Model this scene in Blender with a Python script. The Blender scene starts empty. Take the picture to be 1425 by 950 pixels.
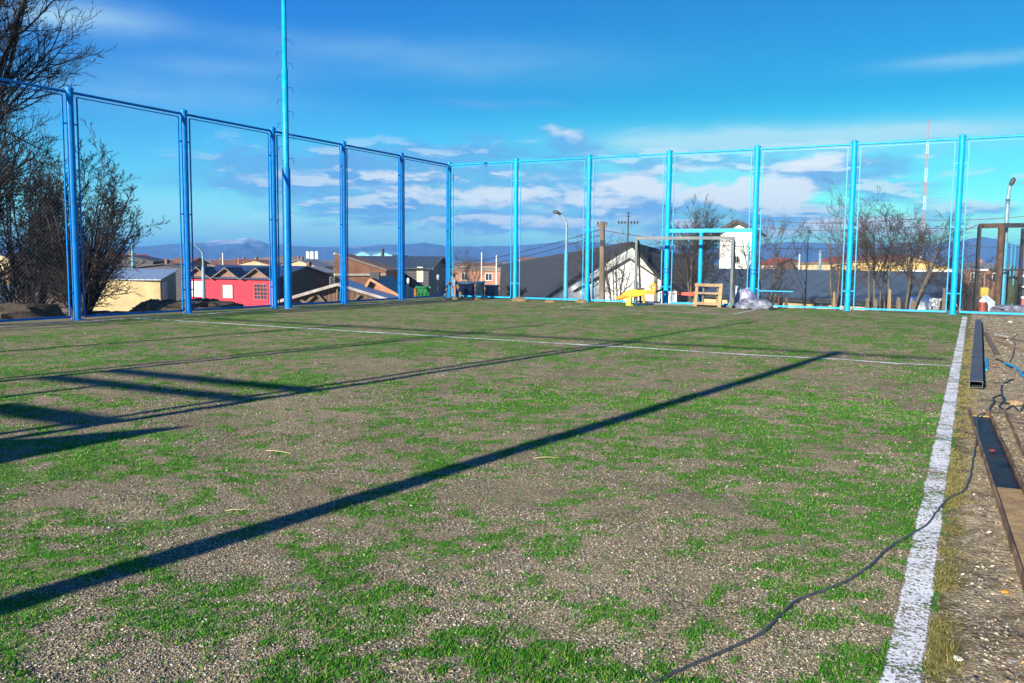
import bpy, math, random
import numpy as np
from mathutils import Vector, Matrix
R = math.radians
rng = np.random.default_rng(7)
random.seed(7)
scene = bpy.context.scene
COL = scene.collection

# ------------------------------------------------------------------ camera
F_PX, PITCH, ROLL, YAW, CAM_H = 1199.6, .0930, .0098, .4893, 1.35
_cy, _sy = math.cos(YAW), math.sin(YAW)
_f0 = np.array([-_sy, _cy, 0.]); _r0 = np.array([_cy, _sy, 0.]); _u0 = np.array([0, 0, 1.])
FWD = _f0*math.cos(PITCH) - _u0*math.sin(PITCH)
_up = _u0*math.cos(PITCH) + _f0*math.sin(PITCH)
RGT = _r0*math.cos(ROLL) + _up*math.sin(ROLL)
UPV = _up*math.cos(ROLL) - _r0*math.sin(ROLL)
cam_d = bpy.data.cameras.new('camera'); cam = bpy.data.objects.new('camera', cam_d); COL.objects.link(cam)
cam_d.sensor_width = 36.0; cam_d.lens = F_PX/1425*36.0
cam_d.clip_start = 0.05; cam_d.clip_end = 30000
cam.matrix_world = Matrix(((RGT[0], UPV[0], -FWD[0], 0), (RGT[1], UPV[1], -FWD[1], 0), (RGT[2], UPV[2], -FWD[2], CAM_H), (0, 0, 0, 1)))
scene.camera = cam

def ray(px, py): return FWD*F_PX + RGT*(px-712.5) - UPV*(py-475)
def G(px, py, z=0.):
    d = ray(px, py); return d*((z-CAM_H)/d[2]) + np.array([0, 0, CAM_H])
def D(px, py, dist):
    d = ray(px, py); return d*(dist/math.hypot(d[0], d[1])) + np.array([0, 0, CAM_H])

# ------------------------------------------------------------------ light
SUN_EL = 16.7; SUN_DX = 0.122
vs = scene.view_settings
vs.view_transform = 'Standard'; vs.look = 'None'; vs.gamma = 1.0; vs.use_curve_mapping = False
vs.exposure = 1.28
sd = bpy.data.lights.new('sun', 'SUN'); so = bpy.data.objects.new('sun', sd); COL.objects.link(so)
sd.energy = 5.0; sd.angle = R(0.5); sd.color = (1.0, 0.92, 0.76)
_l = math.hypot(SUN_DX, 1)
sdir = Vector((SUN_DX/_l*math.cos(R(SUN_EL)), 1/_l*math.cos(R(SUN_EL)), -math.sin(R(SUN_EL))))
so.rotation_euler = sdir.to_track_quat('-Z', 'Y').to_euler()

# node helper -------------------------------------------------------
class NG:
    def __init__(s, nt): s.nt = nt; s.N = nt.nodes; s.L = nt.links
    def put(s, v, sock):
        if isinstance(v, bpy.types.NodeSocket): s.L.new(v, sock)
        else: sock.default_value = v
    def math(s, op, a, b=0., c=0., clamp=False):
        n = s.N.new('ShaderNodeMath'); n.operation = op; n.use_clamp = clamp
        s.put(a, n.inputs[0]); s.put(b, n.inputs[1]); s.put(c, n.inputs[2]); return n.outputs[0]
    def add(s, a, b): return s.math('ADD', a, b)
    def mul(s, a, b): return s.math('MULTIPLY', a, b)
    def mix(s, f, a, b, mode='MIX'):
        n = s.N.new('ShaderNodeMix'); n.data_type = 'RGBA'; n.blend_type = mode
        s.put(f, n.inputs[0])
        for v, k in ((a, 6), (b, 7)):
            if isinstance(v, (tuple, list)): v = (*v[:3], 1.0)
            s.put(v, n.inputs[k])
        return n.outputs[2]
    def ramp(s, f, stops, interp='LINEAR'):
        n = s.N.new('ShaderNodeValToRGB'); e = n.color_ramp.elements; n.color_ramp.interpolation = interp
        while len(e) < len(stops): e.new(0.5)
        for k, (p, c) in enumerate(stops):
            e[k].position = p
            e[k].color = (c, c, c, 1) if isinstance(c, (int, float)) else (*c[:3], 1)
        s.put(f, n.inputs[0]); return n.outputs[0]
    def smooth(s, f, a, b):
        n = s.N.new('ShaderNodeMapRange'); n.interpolation_type = 'SMOOTHSTEP'
        s.put(f, n.inputs[0]); n.inputs[1].default_value = a; n.inputs[2].default_value = b; return n.outputs[0]
    def noise(s, vec, scale, detail=4, rough=.55, dist=0., col=False):
        n = s.N.new('ShaderNodeTexNoise'); s.put(vec, n.inputs['Vector'])
        n.inputs['Scale'].default_value = scale; n.inputs['Detail'].default_value = detail
        n.inputs['Roughness'].default_value = rough; n.inputs['Distortion'].default_value = dist
        return n.outputs[1 if col else 0]
    def voro(s, vec, scale, feature='F1'):
        n = s.N.new('ShaderNodeTexVoronoi'); n.feature = feature; s.put(vec, n.inputs['Vector']); n.inputs['Scale'].default_value = scale
        return n.outputs
    def vmap(s, vec, scale=(1, 1, 1), loc=(0, 0, 0), rot=(0, 0, 0)):
        n = s.N.new('ShaderNodeMapping'); s.put(vec, n.inputs[0]); n.inputs['Scale'].default_value = scale
        n.inputs['Location'].default_value = loc; n.inputs['Rotation'].default_value = rot; return n.outputs[0]
    def bump(s, h, strength, dist=.02):
        n = s.N.new('ShaderNodeBump'); s.put(h, n.inputs['Height']); n.inputs['Strength'].default_value = strength
        n.inputs['Distance'].default_value = dist; return n.outputs[0]
    def sep(s, v):
        n = s.N.new('ShaderNodeSeparateXYZ'); s.put(v, n.inputs[0]); return n.outputs

# ------------------------------------------------------------------ sky
world = bpy.data.worlds.new('World'); scene.world = world; world.use_nodes = True
nt = world.node_tree; nt.nodes.clear(); g = NG(nt)
out = nt.nodes.new('ShaderNodeOutputWorld'); bg = nt.nodes.new('ShaderNodeBackground')
sky = nt.nodes.new('ShaderNodeTexSky'); sky.sky_type = 'NISHITA'; sky.sun_disc = False
sky.sun_elevation = R(SUN_EL); sky.sun_rotation = R(180+7); sky.altitude = 0; sky.air_density = 1.0; sky.dust_density = .4; sky.ozone_density = 2.5
tc = nt.nodes.new('ShaderNodeTexCoord'); dirv = tc.outputs['Generated']
sx, sy_, sz = g.sep(dirv)
az = g.math('ARCTAN2', sx, sy_); el = g.math('ARCSINE', sz)
n1 = g.sep(g.noise(g.vmap(dirv, (1, 1, 2.2)), 12, 8, .62, .2, col=True))
wa = g.add(az, g.mul(g.math('SUBTRACT', n1[0], .5), .12)); we = g.add(el, g.mul(g.math('SUBTRACT', n1[1], .5), .05))
def azel(px, py):
    d = ray(px, py); return math.atan2(d[0], d[1]), math.asin(d[2]/np.linalg.norm(d))
def blobs(lst, A, E):
    tot = None
    for (px, py, sxp, syp, amp) in lst:
        a, e = azel(px, py)
        u = g.mul(g.math('SUBTRACT', A, a), F_PX/sxp); v = g.mul(g.math('SUBTRACT', E, e), F_PX/syp)
        q = g.math('MULTIPLY_ADD', u, u, g.mul(v, v))
        b = g.mul(g.math('EXPONENT', g.mul(q, -1.)), amp)
        tot = b if tot is None else g.add(tot, b)
    return tot
GREY = [(420, 245, 150, 30, .75), (560, 238, 160, 30, 1.0), (760, 262, 150, 32, 1.15), (900, 292, 180, 24, 1.1), (670, 212, 120, 15, .8), (1050, 308, 150, 14, .9),
        (640, 300, 170, 18, .85), (800, 195, 40, 16, .9), (650, 143, 55, 10, .6), (745, 148, 50, 10, .55), (1190, 234, 90, 15, 1.1), (335, 222, 60, 14, .6),
        (1370, 290, 45, 10, .8), (500, 288, 90, 12, .7), (1270, 262, 40, 10, .5), (345, 255, 130, 14, .45), (1190, 345, 200, 14, .4)]
WHITE = [(1098, 262, 36, 16, 2.0), (1070, 272, 40, 12, 1.6), (1024, 270, 34, 14, 1.9), (885, 257, 40, 10, 1.6), (950, 266, 60, 10, 1.4), (1155, 224, 44, 10, 1.2), (790, 186, 34, 9, .5), (560, 240, 60, 8, .8), (690, 268, 70, 8, .9), (840, 282, 70, 8, .9), (1190, 306, 60, 8, .9),
         (700, 280, 130, 8, .55), (790, 306, 140, 8, .7), (620, 262, 110, 8, .5), (1150, 322, 120, 8, .7), (860, 240, 60, 6, .5), (960, 236, 80, 7, .5),
         (1360, 280, 50, 7, .6), (1300, 312, 160, 7, .5), (730, 245, 60, 6, .4), (520, 262, 70, 7, .5)]
SOFT = [(1160, 190, 230, 16, .85), (960, 200, 120, 15, .75), (1350, 178, 120, 10, .25), (130, 24, 90, 18, .50), (60, 22, 40, 12, .32), (230, 130, 170, 22, .22), (640, 85, 200, 24, .20), (1350, 84, 90, 8, .38),
        (640, 325, 260, 14, .42), (900, 325, 260, 14, .40), (420, 325, 220, 24, .32), (1230, 300, 200, 26, .26), (300, 95, 120, 16, .18), (420, 60, 160, 14, .12), (1000, 240, 160, 20, .3), (240, 290, 120, 30, .25), (560, 300, 240, 40, .2)]
n2 = g.noise(g.vmap(dirv, (1, 1, 2.8)), 26, 9, .62, .15)
mod = g.math('MULTIPLY_ADD', n2, 2.3, -.45)
n3 = g.noise(g.vmap(dirv, (1, 1, 5.)), 10, 6, .6, .3)
gm = g.smooth(g.mul(blobs(GREY, wa, we), mod), .03, .72)
wm = g.smooth(g.mul(blobs(WHITE, wa, we), mod), .10, .70)
sm = g.math('MINIMUM', g.mul(blobs(SOFT, g.add(az, g.mul(g.math('SUBTRACT', n1[0], .5), .06)), g.add(el, g.mul(g.math('SUBTRACT', n1[1], .5), .014))), g.math('MULTIPLY_ADD', n3, 1.7, .15)), .9)
tint = g.ramp(g.math('DIVIDE', el, 0.6), [(0., (1.0, 2.5, 1.7)), (.13, (.30, 1.40, 1.2)), (.30, (.078, .76, .98)), (.62, (.065, .52, 1.08)), (1., (.07, .5, 1.2))])
base = g.mix(1.0, sky.outputs[0], tint, 'MULTIPLY')
left = g.smooth(az, -.25, -.98)
base = g.mix(left, base, g.mix(1.0, base, (1.2, .95, 1.38), 'MULTIPLY'))   # the left of the sky is tinted a stronger blue
base = g.mix(g.mul(sm, .9), base, (4.6, 7.2, 7.8))
c1 = g.mix(g.mul(gm, .74), base, (1.25, 3.5, 6.9))
# broken layer low over the horizon: grey-blue bodies with sunlit upper edges
cv = g.vmap(dirv, (1, 1, 4.2)); cv2 = g.vmap(dirv, (1, 1, 4.2), (0, 0, .040))
na_ = g.noise(cv, 11, 9, .60, .25); nb_ = g.noise(cv2, 11, 9, .60, .25)
band = g.mul(g.mul(g.smooth(el, .012, .040), g.math('SUBTRACT', 1., g.smooth(el, .085, .165))), g.mul(g.smooth(az, -.98, -.62), g.math('MULTIPLY_ADD', g.math('SUBTRACT', 1., g.smooth(az, -.18, .10)), .6, .4)))
cov = g.mul(g.smooth(g.math('MULTIPLY_ADD', band, .16, na_), .575, .72), band)
lit = g.smooth(g.math('SUBTRACT', na_, nb_), .0, .10)
c1 = g.mix(g.mul(cov, .85), c1, g.mix(lit, (1.4, 3.5, 6.9), (7.2, 7.9, 8.2)))
c2 = g.mix(g.mul(wm, .92), c1, (8.0, 8.3, 8.3))
g.L.new(c2, bg.inputs[0]); bg.inputs[1].default_value = .0515
g.L.new(bg.outputs[0], out.inputs[0])

# ------------------------------------------------------------------ materials
MATS = {}
def material(name, col, rough=.7, metal=0., var=.25, vscale=3., bump=0., bscale=40., spec=.5, island=0., stretch=(1, 1, 1), dirt=None, dirt_amt=.4, dirt_scale=1.5):
    if name in MATS: return MATS[name]
    m = bpy.data.materials.new(name); m.use_nodes = True; MATS[name] = m
    n = NG(m.node_tree); b = m.node_tree.nodes['Principled BSDF']
    t = m.node_tree.nodes.new('ShaderNodeTexCoord'); v = n.vmap(t.outputs['Object'], stretch)
    nz = n.noise(v, vscale, 5, .6)
    lo = tuple(c*(1-var) for c in col); hi = tuple(min(1, c*(1+var)) for c in col)
    c = n.mix(n.smooth(nz, .3, .7), lo, hi)
    if dirt: c = n.mix(n.mul(n.smooth(n.noise(v, dirt_scale, 7, .65), .48, .7), dirt_amt), c, dirt)
    if island:
        ge = m.node_tree.nodes.new('ShaderNodeNewGeometry')
        c = n.mix(1.0, c, n.ramp(ge.outputs['Random Per Island'], [(0, 1-island), (1, 1+island)]), 'MULTIPLY')
    n.put(c, b.inputs['Base Color']); b.inputs['Roughness'].default_value = rough; b.inputs['Metallic'].default_value = metal
    b.inputs['Specular IOR Level'].default_value = spec
    if bump: n.put(n.bump(n.noise(v, bscale, 4, .6), bump, .02), b.inputs['Normal'])
    return m
def stripes(name, col, col2, axis, freq, rough=.6, metal=0., duty=.5, var=.2, vscale=2., bump=.5):
    """boards, sheet ribs or courses: repeating bands across one object axis, with grime"""
    if name in MATS: return MATS[name]
    m = bpy.data.materials.new(name); m.use_nodes = True; MATS[name] = m
    n = NG(m.node_tree); b = m.node_tree.nodes['Principled BSDF']
    t = m.node_tree.nodes.new('ShaderNodeTexCoord'); o = t.outputs['Object']
    if isinstance(axis, tuple):
        vm = m.node_tree.nodes.new('ShaderNodeVectorMath'); vm.operation = 'DOT_PRODUCT'; n.put(o, vm.inputs[0]); vm.inputs[1].default_value = axis; a = vm.outputs['Value']
    else: a = n.sep(o)['XYZ'.index(axis)]
    w = n.math('FRACT', n.mul(a, freq)); band = n.smooth(n.math('ABSOLUTE', n.math('SUBTRACT', w, .5)), .5*duty-.06, .5*duty+.06)
    nz = n.noise(o, vscale, 5, .6)
    c = n.mix(band, col, col2)
    c = n.mix(1.0, c, n.ramp(nz, [(.25, 1-var), (.75, 1+var)]), 'MULTIPLY')
    n.put(c, b.inputs['Base Color']); b.inputs['Roughness'].default_value = rough; b.inputs['Metallic'].default_value = metal
    n.put(n.bump(band, bump, .02), b.inputs['Normal'])
    return m
def brickmat(name, c1, c2, mortar, scale=4.):
    if name in MATS: return MATS[name]
    m = bpy.data.materials.new(name); m.use_nodes = True; MATS[name] = m
    n = NG(m.node_tree); b = m.node_tree.nodes['Principled BSDF']
    t = m.node_tree.nodes.new('ShaderNodeTexCoord'); o = n.sep(t.outputs['Object'])
    cb = m.node_tree.nodes.new('ShaderNodeCombineXYZ'); n.put(n.add(o[0], o[1]), cb.inputs[0]); n.put(o[2], cb.inputs[1])
    br = m.node_tree.nodes.new('ShaderNodeTexBrick'); n.put(cb.outputs[0], br.inputs['Vector']); br.inputs['Scale'].default_value = scale
    br.inputs['Color1'].default_value = (*c1, 1); br.inputs['Color2'].default_value = (*c2, 1); br.inputs['Mortar'].default_value = (*mortar, 1)
    n.put(n.mix(1., br.outputs[0], n.ramp(n.noise(t.outputs['Object'], 1.2, 5), [(.3, .75), (.7, 1.2)]), 'MULTIPLY'), b.inputs['Base Color']); b.inputs['Roughness'].default_value = .85
    return m
M_BLUE = material('blue_paint', (.001, .30, .60), .38, .0, .14, 6, .05, 30, .2, dirt=(.10, .12, .14), dirt_amt=.25, dirt_scale=5)
M_BLUESIDE = material('deep_side_lit_blue', (.001, .185, .58), .38, .0, .14, 6, .05, 30, .2, dirt=(.08, .10, .14), dirt_amt=.25, dirt_scale=5)  # side-lit tone of the left fence put into its blue; also the lower pole
M_BLUEDK = material('dark_blue_paint', (.005, .10, .40), .4, 0, .2, 6)
M_WIRE = material('galvanised_wire', (.14, .18, .22), .5, .3, .2, 3)
M_GREYMETAL = material('grey_metal', (.040, .056, .068), .45, .3, .25, 4, dirt=(.12, .07, .04), dirt_amt=.4, dirt_scale=4)
M_DARKMETAL = material('dark_metal', (.035, .035, .04), .5, .3, .3, 4)
M_RUST = material('rusty_steel', (.095, .052, .032), .75, .2, .5, 7, .3, 60, dirt=(.05, .028, .02), dirt_amt=.7, dirt_scale=4)
M_WOOD = material('timber', (.27, .18, .095), .75, 0, .3, 3, .2, 30, stretch=(1, 1, .2), dirt=(.16, .12, .08), dirt_amt=.5)
M_WOODGREY = material('weathered_timber', (.14, .105, .075), .85, 0, .35, 5, .3, 30, stretch=(1, 1, .2))
M_WHITE = material('white_paint', (.80, .80, .77), .7, 0, .06, 2, dirt=(.5, .48, .42), dirt_amt=.25, dirt_scale=1)
M_GLASS = material('window_glass', (.03, .04, .06), .12, 0, .3, 2, spec=.8)
M_BARK = material('bark', (.034, .026, .023), .9, 0, .4, 6, .4, 40)
M_TWIG = material('twig', (.017, .0115, .013), .9, 0, .35, 1.2)
M_BARKPALE = material('pale_bark', (.085, .066, .050), .9, 0, .35, 6, .4, 40)
M_TWIGPALE = material('pale_twig', (.030, .021, .020), .9, 0, .35, 1.2)
M_SOIL = material('dark_soil', (.050, .036, .026), .95, 0, .4, 4, .8, 14, dirt=(.11, .085, .05), dirt_amt=.6)
M_BLACK = material('black_rubber', (.018, .018, .021), .5, 0, .3, 8)

# ------------------------------------------------------------------ mesh building
class MB:
    def __init__(s): s.v = []; s.f = []
    def face(s, pts):
        k = len(s.v); s.v += [tuple(map(float, p)) for p in pts]; s.f.append(tuple(range(k, k+len(pts))))
    def mesh(s, vs_, fs):
        k = len(s.v); s.v += [tuple(map(float, p)) for p in vs_]; s.f += [tuple(i+k for i in f) for f in fs]; return s
    def hexa(s, p):   # 8 points: bottom 4 ccw, top 4
        return s.mesh(p, [(3, 2, 1, 0), (4, 5, 6, 7), (0, 1, 5, 4), (1, 2, 6, 5), (2, 3, 7, 6), (3, 0, 4, 7)])
    def box(s, c, size, rz=0., rx=0., ry=0.):
        a, b, d = (q/2 for q in size); M = Matrix.Rotation(rz, 3, 'Z') @ Matrix.Rotation(ry, 3, 'Y') @ Matrix.Rotation(rx, 3, 'X')
        P = [Vector(q) for q in ((-a, -b, -d), (a, -b, -d), (a, b, -d), (-a, b, -d), (-a, -b, d), (a, -b, d), (a, b, d), (-a, b, d))]
        return s.hexa([tuple(M @ q + Vector(c)) for q in P])
    def beam(s, p0, p1, w, h, up=(0, 0, 1)):
        p0 = Vector(p0); p1 = Vector(p1); d = (p1-p0).normalized(); u = Vector(up)
        if abs(d.dot(u)) > .98: u = Vector((0, 1, 0))
        x = d.cross(u).normalized(); u = x.cross(d).normalized(); x *= w/2; u *= h/2
        return s.hexa([p0-x-u, p0+x-u, p0+x+u, p0-x+u, p1-x-u, p1+x-u, p1+x+u, p1-x+u])
    def tube(s, pts, rad, n=10, cap=True):
        pts = [Vector(p) for p in pts]
        if not isinstance(rad, (list, tuple)): rad = [rad]*len(pts)
        k0 = len(s.v); ref = None
        for i, p in enumerate(pts):
            d = (pts[min(i+1, len(pts)-1)]-pts[max(i-1, 0)]).normalized()
            if ref is None: ref = Vector((1, 0, 0)) if abs(d.x) < .8 else Vector((0, 1, 0))
            ref = (ref-d*ref.dot(d)).normalized(); b = d.cross(ref)
            for j in range(n):
                a = 2*math.pi*j/n; q = p+(ref*math.cos(a)+b*math.sin(a))*rad[i]; s.v.append(tuple(q))
        for i in range(len(pts)-1):
            for j in range(n):
                a = k0+i*n+j; b_ = k0+i*n+(j+1) % n; s.f.append((a, b_, b_+n, a+n))
        if cap:
            s.f.append(tuple(k0+j for j in range(n))[::-1]); e = k0+(len(pts)-1)*n; s.f.append(tuple(e+j for j in range(n)))
        return s
    def slab(s, quad, t):   # a polygon thickened downwards
        b = [Vector(p) for p in quad]; nrm = (b[1]-b[0]).cross(b[2]-b[0]).normalized()
        if nrm.z < 0: b.reverse(); nrm = -nrm
        n = len(b); low = [p-nrm*t for p in b]
        s.mesh([*low, *b], [tuple(range(n))[::-1], tuple(range(n, 2*n))]+[(i, (i+1) % n, n+(i+1) % n, n+i) for i in range(n)]); return s
    def extrude(s, poly, vec):
        n = len(poly); v = Vector(vec); a = [Vector(p) for p in poly]
        s.mesh([*a, *[p+v for p in a]], [tuple(range(n))[::-1], tuple(range(n, 2*n))]+[(i, (i+1) % n, n+(i+1) % n, n+i) for i in range(n)]); return s
    def build(s, name, m, parent=None, smooth=False, bevel=0.):
        off = np.array(parent['_w']) if parent is not None and '_w' in parent else np.zeros(3)
        me = bpy.data.meshes.new(name); v = np.array(s.v, float).reshape(-1, 3)
        if parent is None: off = np.array([*v.mean(0)[:2], v[:, 2].min()])
        me.from_pydata((v-off).tolist(), [], s.f); me.update()
        o = bpy.data.objects.new(name, me); COL.objects.link(o); me.materials.append(m)
        import bmesh
        bm = bmesh.new(); bm.from_mesh(me); bmesh.ops.recalc_face_normals(bm, faces=bm.faces); bm.to_mesh(me); bm.free()
        if smooth:
            for p in me.polygons: p.use_smooth = True
            try: me.set_sharp_from_angle(angle=R(40))
            except Exception: pass
        if bevel:
            bv = o.modifiers.new('bevel', 'BEVEL'); bv.width = bevel; bv.segments = 2
        if parent is not None:
            o.parent = parent
            o['_w'] = list(off)
        else:
            o.location = off; o['_w'] = list(off)
        return o
def raw_mesh(name, verts, faces_flat, nper, m, parent=None, smooth=False):
    verts = np.asarray(verts, np.float32).reshape(-1, 3); faces_flat = np.asarray(faces_flat, np.int32).ravel(); nf = len(faces_flat)//nper
    off = np.array(parent['_w'], np.float32) if parent is not None else np.zeros(3, np.float32)
    me = bpy.data.meshes.new(name); me.vertices.add(len(verts)); me.vertices.foreach_set('co', (verts-off).ravel())
    me.loops.add(len(faces_flat)); me.loops.foreach_set('vertex_index', faces_flat)
    me.polygons.add(nf); me.polygons.foreach_set('loop_start', np.arange(nf, dtype=np.int32)*nper); me.polygons.foreach_set('loop_total', np.full(nf, nper, np.int32))
    me.polygons.foreach_set('use_smooth', np.full(nf, smooth)); me.update(calc_edges=True); me.validate()
    o = bpy.data.objects.new(name, me); COL.objects.link(o); me.materials.append(m); o['_w'] = [float(q) for q in off]
    if parent is not None: o.parent = parent
    return o
def tag(o, label=None, cat=None, group=None, kind=None):
    if label: o['label'] = label
    if cat: o['category'] = cat
    if group: o['group'] = group
    if kind: o['kind'] = kind
    return o
def thing(name, label, cat, loc, group=None):
    o = bpy.data.objects.new(name, None); COL.objects.link(o); o.empty_display_size = .3
    o.location = tuple(float(q) for q in loc); o['_w'] = [float(q) for q in loc]
    return tag(o, label, cat, group)
def struct(o): o['kind'] = 'structure'; return o

# value-noise fbm for ground relief and turf wear
def vnoise(x, y, seed=0):
    xi = np.floor(x).astype(np.int64); yi = np.floor(y).astype(np.int64); fx = x-xi; fy = y-yi
    fx = fx*fx*(3-2*fx); fy = fy*fy*(3-2*fy)
    def h(a, b):
        n = (a*374761393 + b*668265263 + seed*1442695041) & 0xFFFFFFFF
        n = ((n ^ (n >> 13))*1274126177) & 0xFFFFFFFF
        return ((n ^ (n >> 16)) & 0xFFFF)/65535.
    return (h(xi, yi)*(1-fx)+h(xi+1, yi)*fx)*(1-fy)+(h(xi, yi+1)*(1-fx)+h(xi+1, yi+1)*fx)*fy
def fbm(x, y, oct_=5, seed=0, gain=.5):
    t = 0; a = 1; s_ = 0
    for k in range(oct_): t = t+a*vnoise(x*2**k+17.3*k, y*2**k+9.1*k, seed+k); s_ += a; a *= gain
    return t/s_
# ------------------------------------------------------------------ ground, hills, pitch
def sstep(t): t = np.clip(t, 0, 1); return t*t*(3-2*t)
def terr(x, y):
    dx = np.maximum(np.maximum(-18.3-x, x-30), 0); dy = np.maximum(np.maximum(y-28.4-2.2*sstep((x+2.6)/1.6), -14-y), 0)
    d = np.hypot(dx, dy); z = -.06-3.05*sstep(d/10.5)
    z = z + (fbm(x*.35, y*.35, 4, 3)-.5)*.5*sstep(d/3)
    rr = np.hypot(x, y)
    z = z + 1.5*sstep((rr-250)/1500)*(.7+.6*fbm(x*.004, y*.004, 4, 5)) + (fbm(x*.012, y*.012, 4, 8)-.5)*1.6*sstep((rr-130)/300)
    for (px, dist, hgt, s1) in ((345, 520, 2.2, 22), (388, 540, 5.6, 20), (420, 560, 3.6, 22), (470, 640, 3.0, 30), (310, 560, 1.0, 26), (1060, 420, 1, 40)):
        c = D(px, 360, dist); z = z + hgt*np.exp(-((x-c[0])**2+(y-c[1])**2)/(s1*s1))
    return z
def grid_obj(name, xs, ys, zf, m, smooth=True, attr=None):
    X, Y = np.meshgrid(xs, ys); Z = zf(X, Y); nx, ny = len(xs), len(ys)
    V = np.stack([X, Y, Z], -1).reshape(-1, 3)
    i = np.arange(nx-1)[None, :]+np.arange(ny-1)[:, None]*nx
    Fc = np.stack([i, i+1, i+1+nx, i+nx], -1).reshape(-1, 4)
    o = raw_mesh(name, V, Fc, 4, m, smooth=smooth)
    if attr is not None:
        a = o.data.attributes.new('turf', 'FLOAT', 'POINT'); a.data.foreach_set('value', attr(X, Y).astype(np.float32).ravel())
    return o
t_ = np.linspace(-1, 1, 321); k_ = 8.6
xs = -8+6500*np.sinh(k_*t_)/math.sinh(k_); ys = 22+6500*np.sinh(k_*t_)/math.sinh(k_)

m = bpy.data.materials.new('scrub_land'); m.use_nodes = True; n = NG(m.node_tree); b = m.node_tree.nodes['Principled BSDF']
tcn = m.node_tree.nodes.new('ShaderNodeTexCoord'); P = tcn.outputs['Object']
c = n.mix(n.smooth(n.noise(P, .06, 8, .65), .42, .6), (.30, .205, .115), (.17, .135, .065))
c = n.mix(n.mul(n.smooth(n.noise(P, .9, 6, .65), .45, .65), .6), c, (.33, .26, .16))
c = n.mix(n.mul(n.smooth(n.noise(P, .012, 5, .6), .5, .62), .55), c, (.30, .13, .07))
n.put(c, b.inputs['Base Color']); b.inputs['Roughness'].default_value = .95
n.put(n.bump(n.noise(P, 6, 6, .65), .7, .1), b.inputs['Normal'])
struct(grid_obj('ground', xs, ys, terr, m))

# pitch: worn synthetic turf full of gravel
def relief(x, y): return .016*(fbm(x*1.1, y*1.1, 3, 21)-.5)+.010*(fbm(x*7, y*7, 3, 31)-.5)
def turfmask(x, y):
    nn = fbm(x*.7+3, y*.55, 3, 41)*.24+fbm(x*4.2, y*3.6, 3, 51)*.36+fbm(x*14, y*13, 2, 61)*.40
    bias = .022*sstep((x+1.3)/1.0)*sstep((y-2.5)/2.5) + .030*sstep((y-5)/8) - .008*sstep((3.2-y)/1.5)
    return sstep((nn+bias-.400)/.215)
m = bpy.data.materials.new('worn_turf'); m.use_nodes = True; n = NG(m.node_tree); b = m.node_tree.nodes['Principled BSDF']
tcn = m.node_tree.nodes.new('ShaderNodeTexCoord'); P = tcn.outputs['Object']
at = m.node_tree.nodes.new('ShaderNodeAttribute'); at.attribute_name = 'turf'
vo = n.voro(P, 95); cellr = n.sep(vo['Color'])
grav = n.ramp(cellr[0], [(0, (.16, .132, .082)), (.30, (.33, .272, .165)), (.62, (.47, .388, .232)), (.84, (.60, .50, .31)), (1, (.85, .76, .56))])
grav = n.mix(n.math('SUBTRACT', 1., n.smooth(vo['Distance'], .25, .75)), (.14, .115, .075), grav)
grav = n.mix(n.mul(n.smooth(n.noise(P, 1.9, 7, .7), .47, .63), .7), grav, n.mix(n.smooth(n.noise(P, 70, 4, .7), .3, .7), (.20, .158, .10), (.36, .29, .185)))   # drifts of fine sand between the stones
grav = n.mix(1., grav, n.ramp(n.noise(P, 1.1, 6, .65), [(.3, .74), (.7, 1.14)]), 'MULTIPLY')
v2 = n.voro(n.vmap(P, (1, 1, 1)), 160); gr = n.sep(v2['Color'])
grass = n.ramp(gr[0], [(0, (.020, .085, .008)), (.5, (.050, .215, .018)), (1, (.12, .32, .036))])
grass = n.mix(1., grass, n.ramp(n.noise(P, .8, 4), [(.3, .8), (.7, 1.2)]), 'MULTIPLY')
edge = n.add(at.outputs['Fac'], n.mul(n.math('SUBTRACT', n.noise(P, 48, 5, .8), .5), 2.6))
gm_ = n.mul(n.smooth(edge, .42, .88), .9)
sp = n.voro(P, 70)   # stray pebbles lying among the fibres
gm_ = n.mul(gm_, n.math('SUBTRACT', 1., n.mul(n.math('LESS_THAN', n.sep(sp['Color'])[1], .16), .9)))
n.put(n.mix(gm_, grav, grass), b.inputs['Base Color']); b.inputs['Roughness'].default_value = .9; b.inputs['Specular IOR Level'].default_value = 0.
hgt = n.mix(gm_, n.math('SUBTRACT', 1., vo['Distance']), n.math('SUBTRACT', 1., v2['Distance']))
n.put(n.bump(n.add(hgt, n.mul(n.noise(P, 14, 4), .8)), .32, .010), b.inputs['Normal'])
ysf = np.concatenate([np.arange(-3.5, 1, .5), np.arange(1, 9, .04), np.arange(9, 16, .07), np.arange(16, 27.35, .13)])
struct(grid_obj('pitch', np.arange(-17.35, -.04, .05), ysf, relief, m, attr=turfmask))

# bare dirt and moss beside the pitch
m = bpy.data.materials.new('dirt'); m.use_nodes = True; n = NG(m.node_tree); b = m.node_tree.nodes['Principled BSDF']
tcn = m.node_tree.nodes.new('ShaderNodeTexCoord'); P = tcn.outputs['Object']; px_ = n.sep(P)[0]
vo = n.voro(P, 60); cr = n.sep(vo['Color'])
di = n.ramp(cr[0], [(0, (.14, .11, .07)), (.5, (.34, .27, .175)), (.85, (.47, .39, .265)), (1, (.72, .64, .5))])
fine = n.mix(n.smooth(n.noise(P, 9, 7, .7), .35, .65), (.27, .215, .125), (.54, .44, .285))
di = n.mix(n.smooth(n.noise(P, 6, 5, .65), .42, .58), fine, di)
di = n.mix(n.mul(n.smooth(n.noise(P, 2.2, 6, .65), .5, .63), .6), di, (.075, .066, .05))
di = n.mix(n.mul(n.smooth(n.noise(P, 22, 4, .7), .64, .72), .8), di, (.50, .46, .38))
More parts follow.
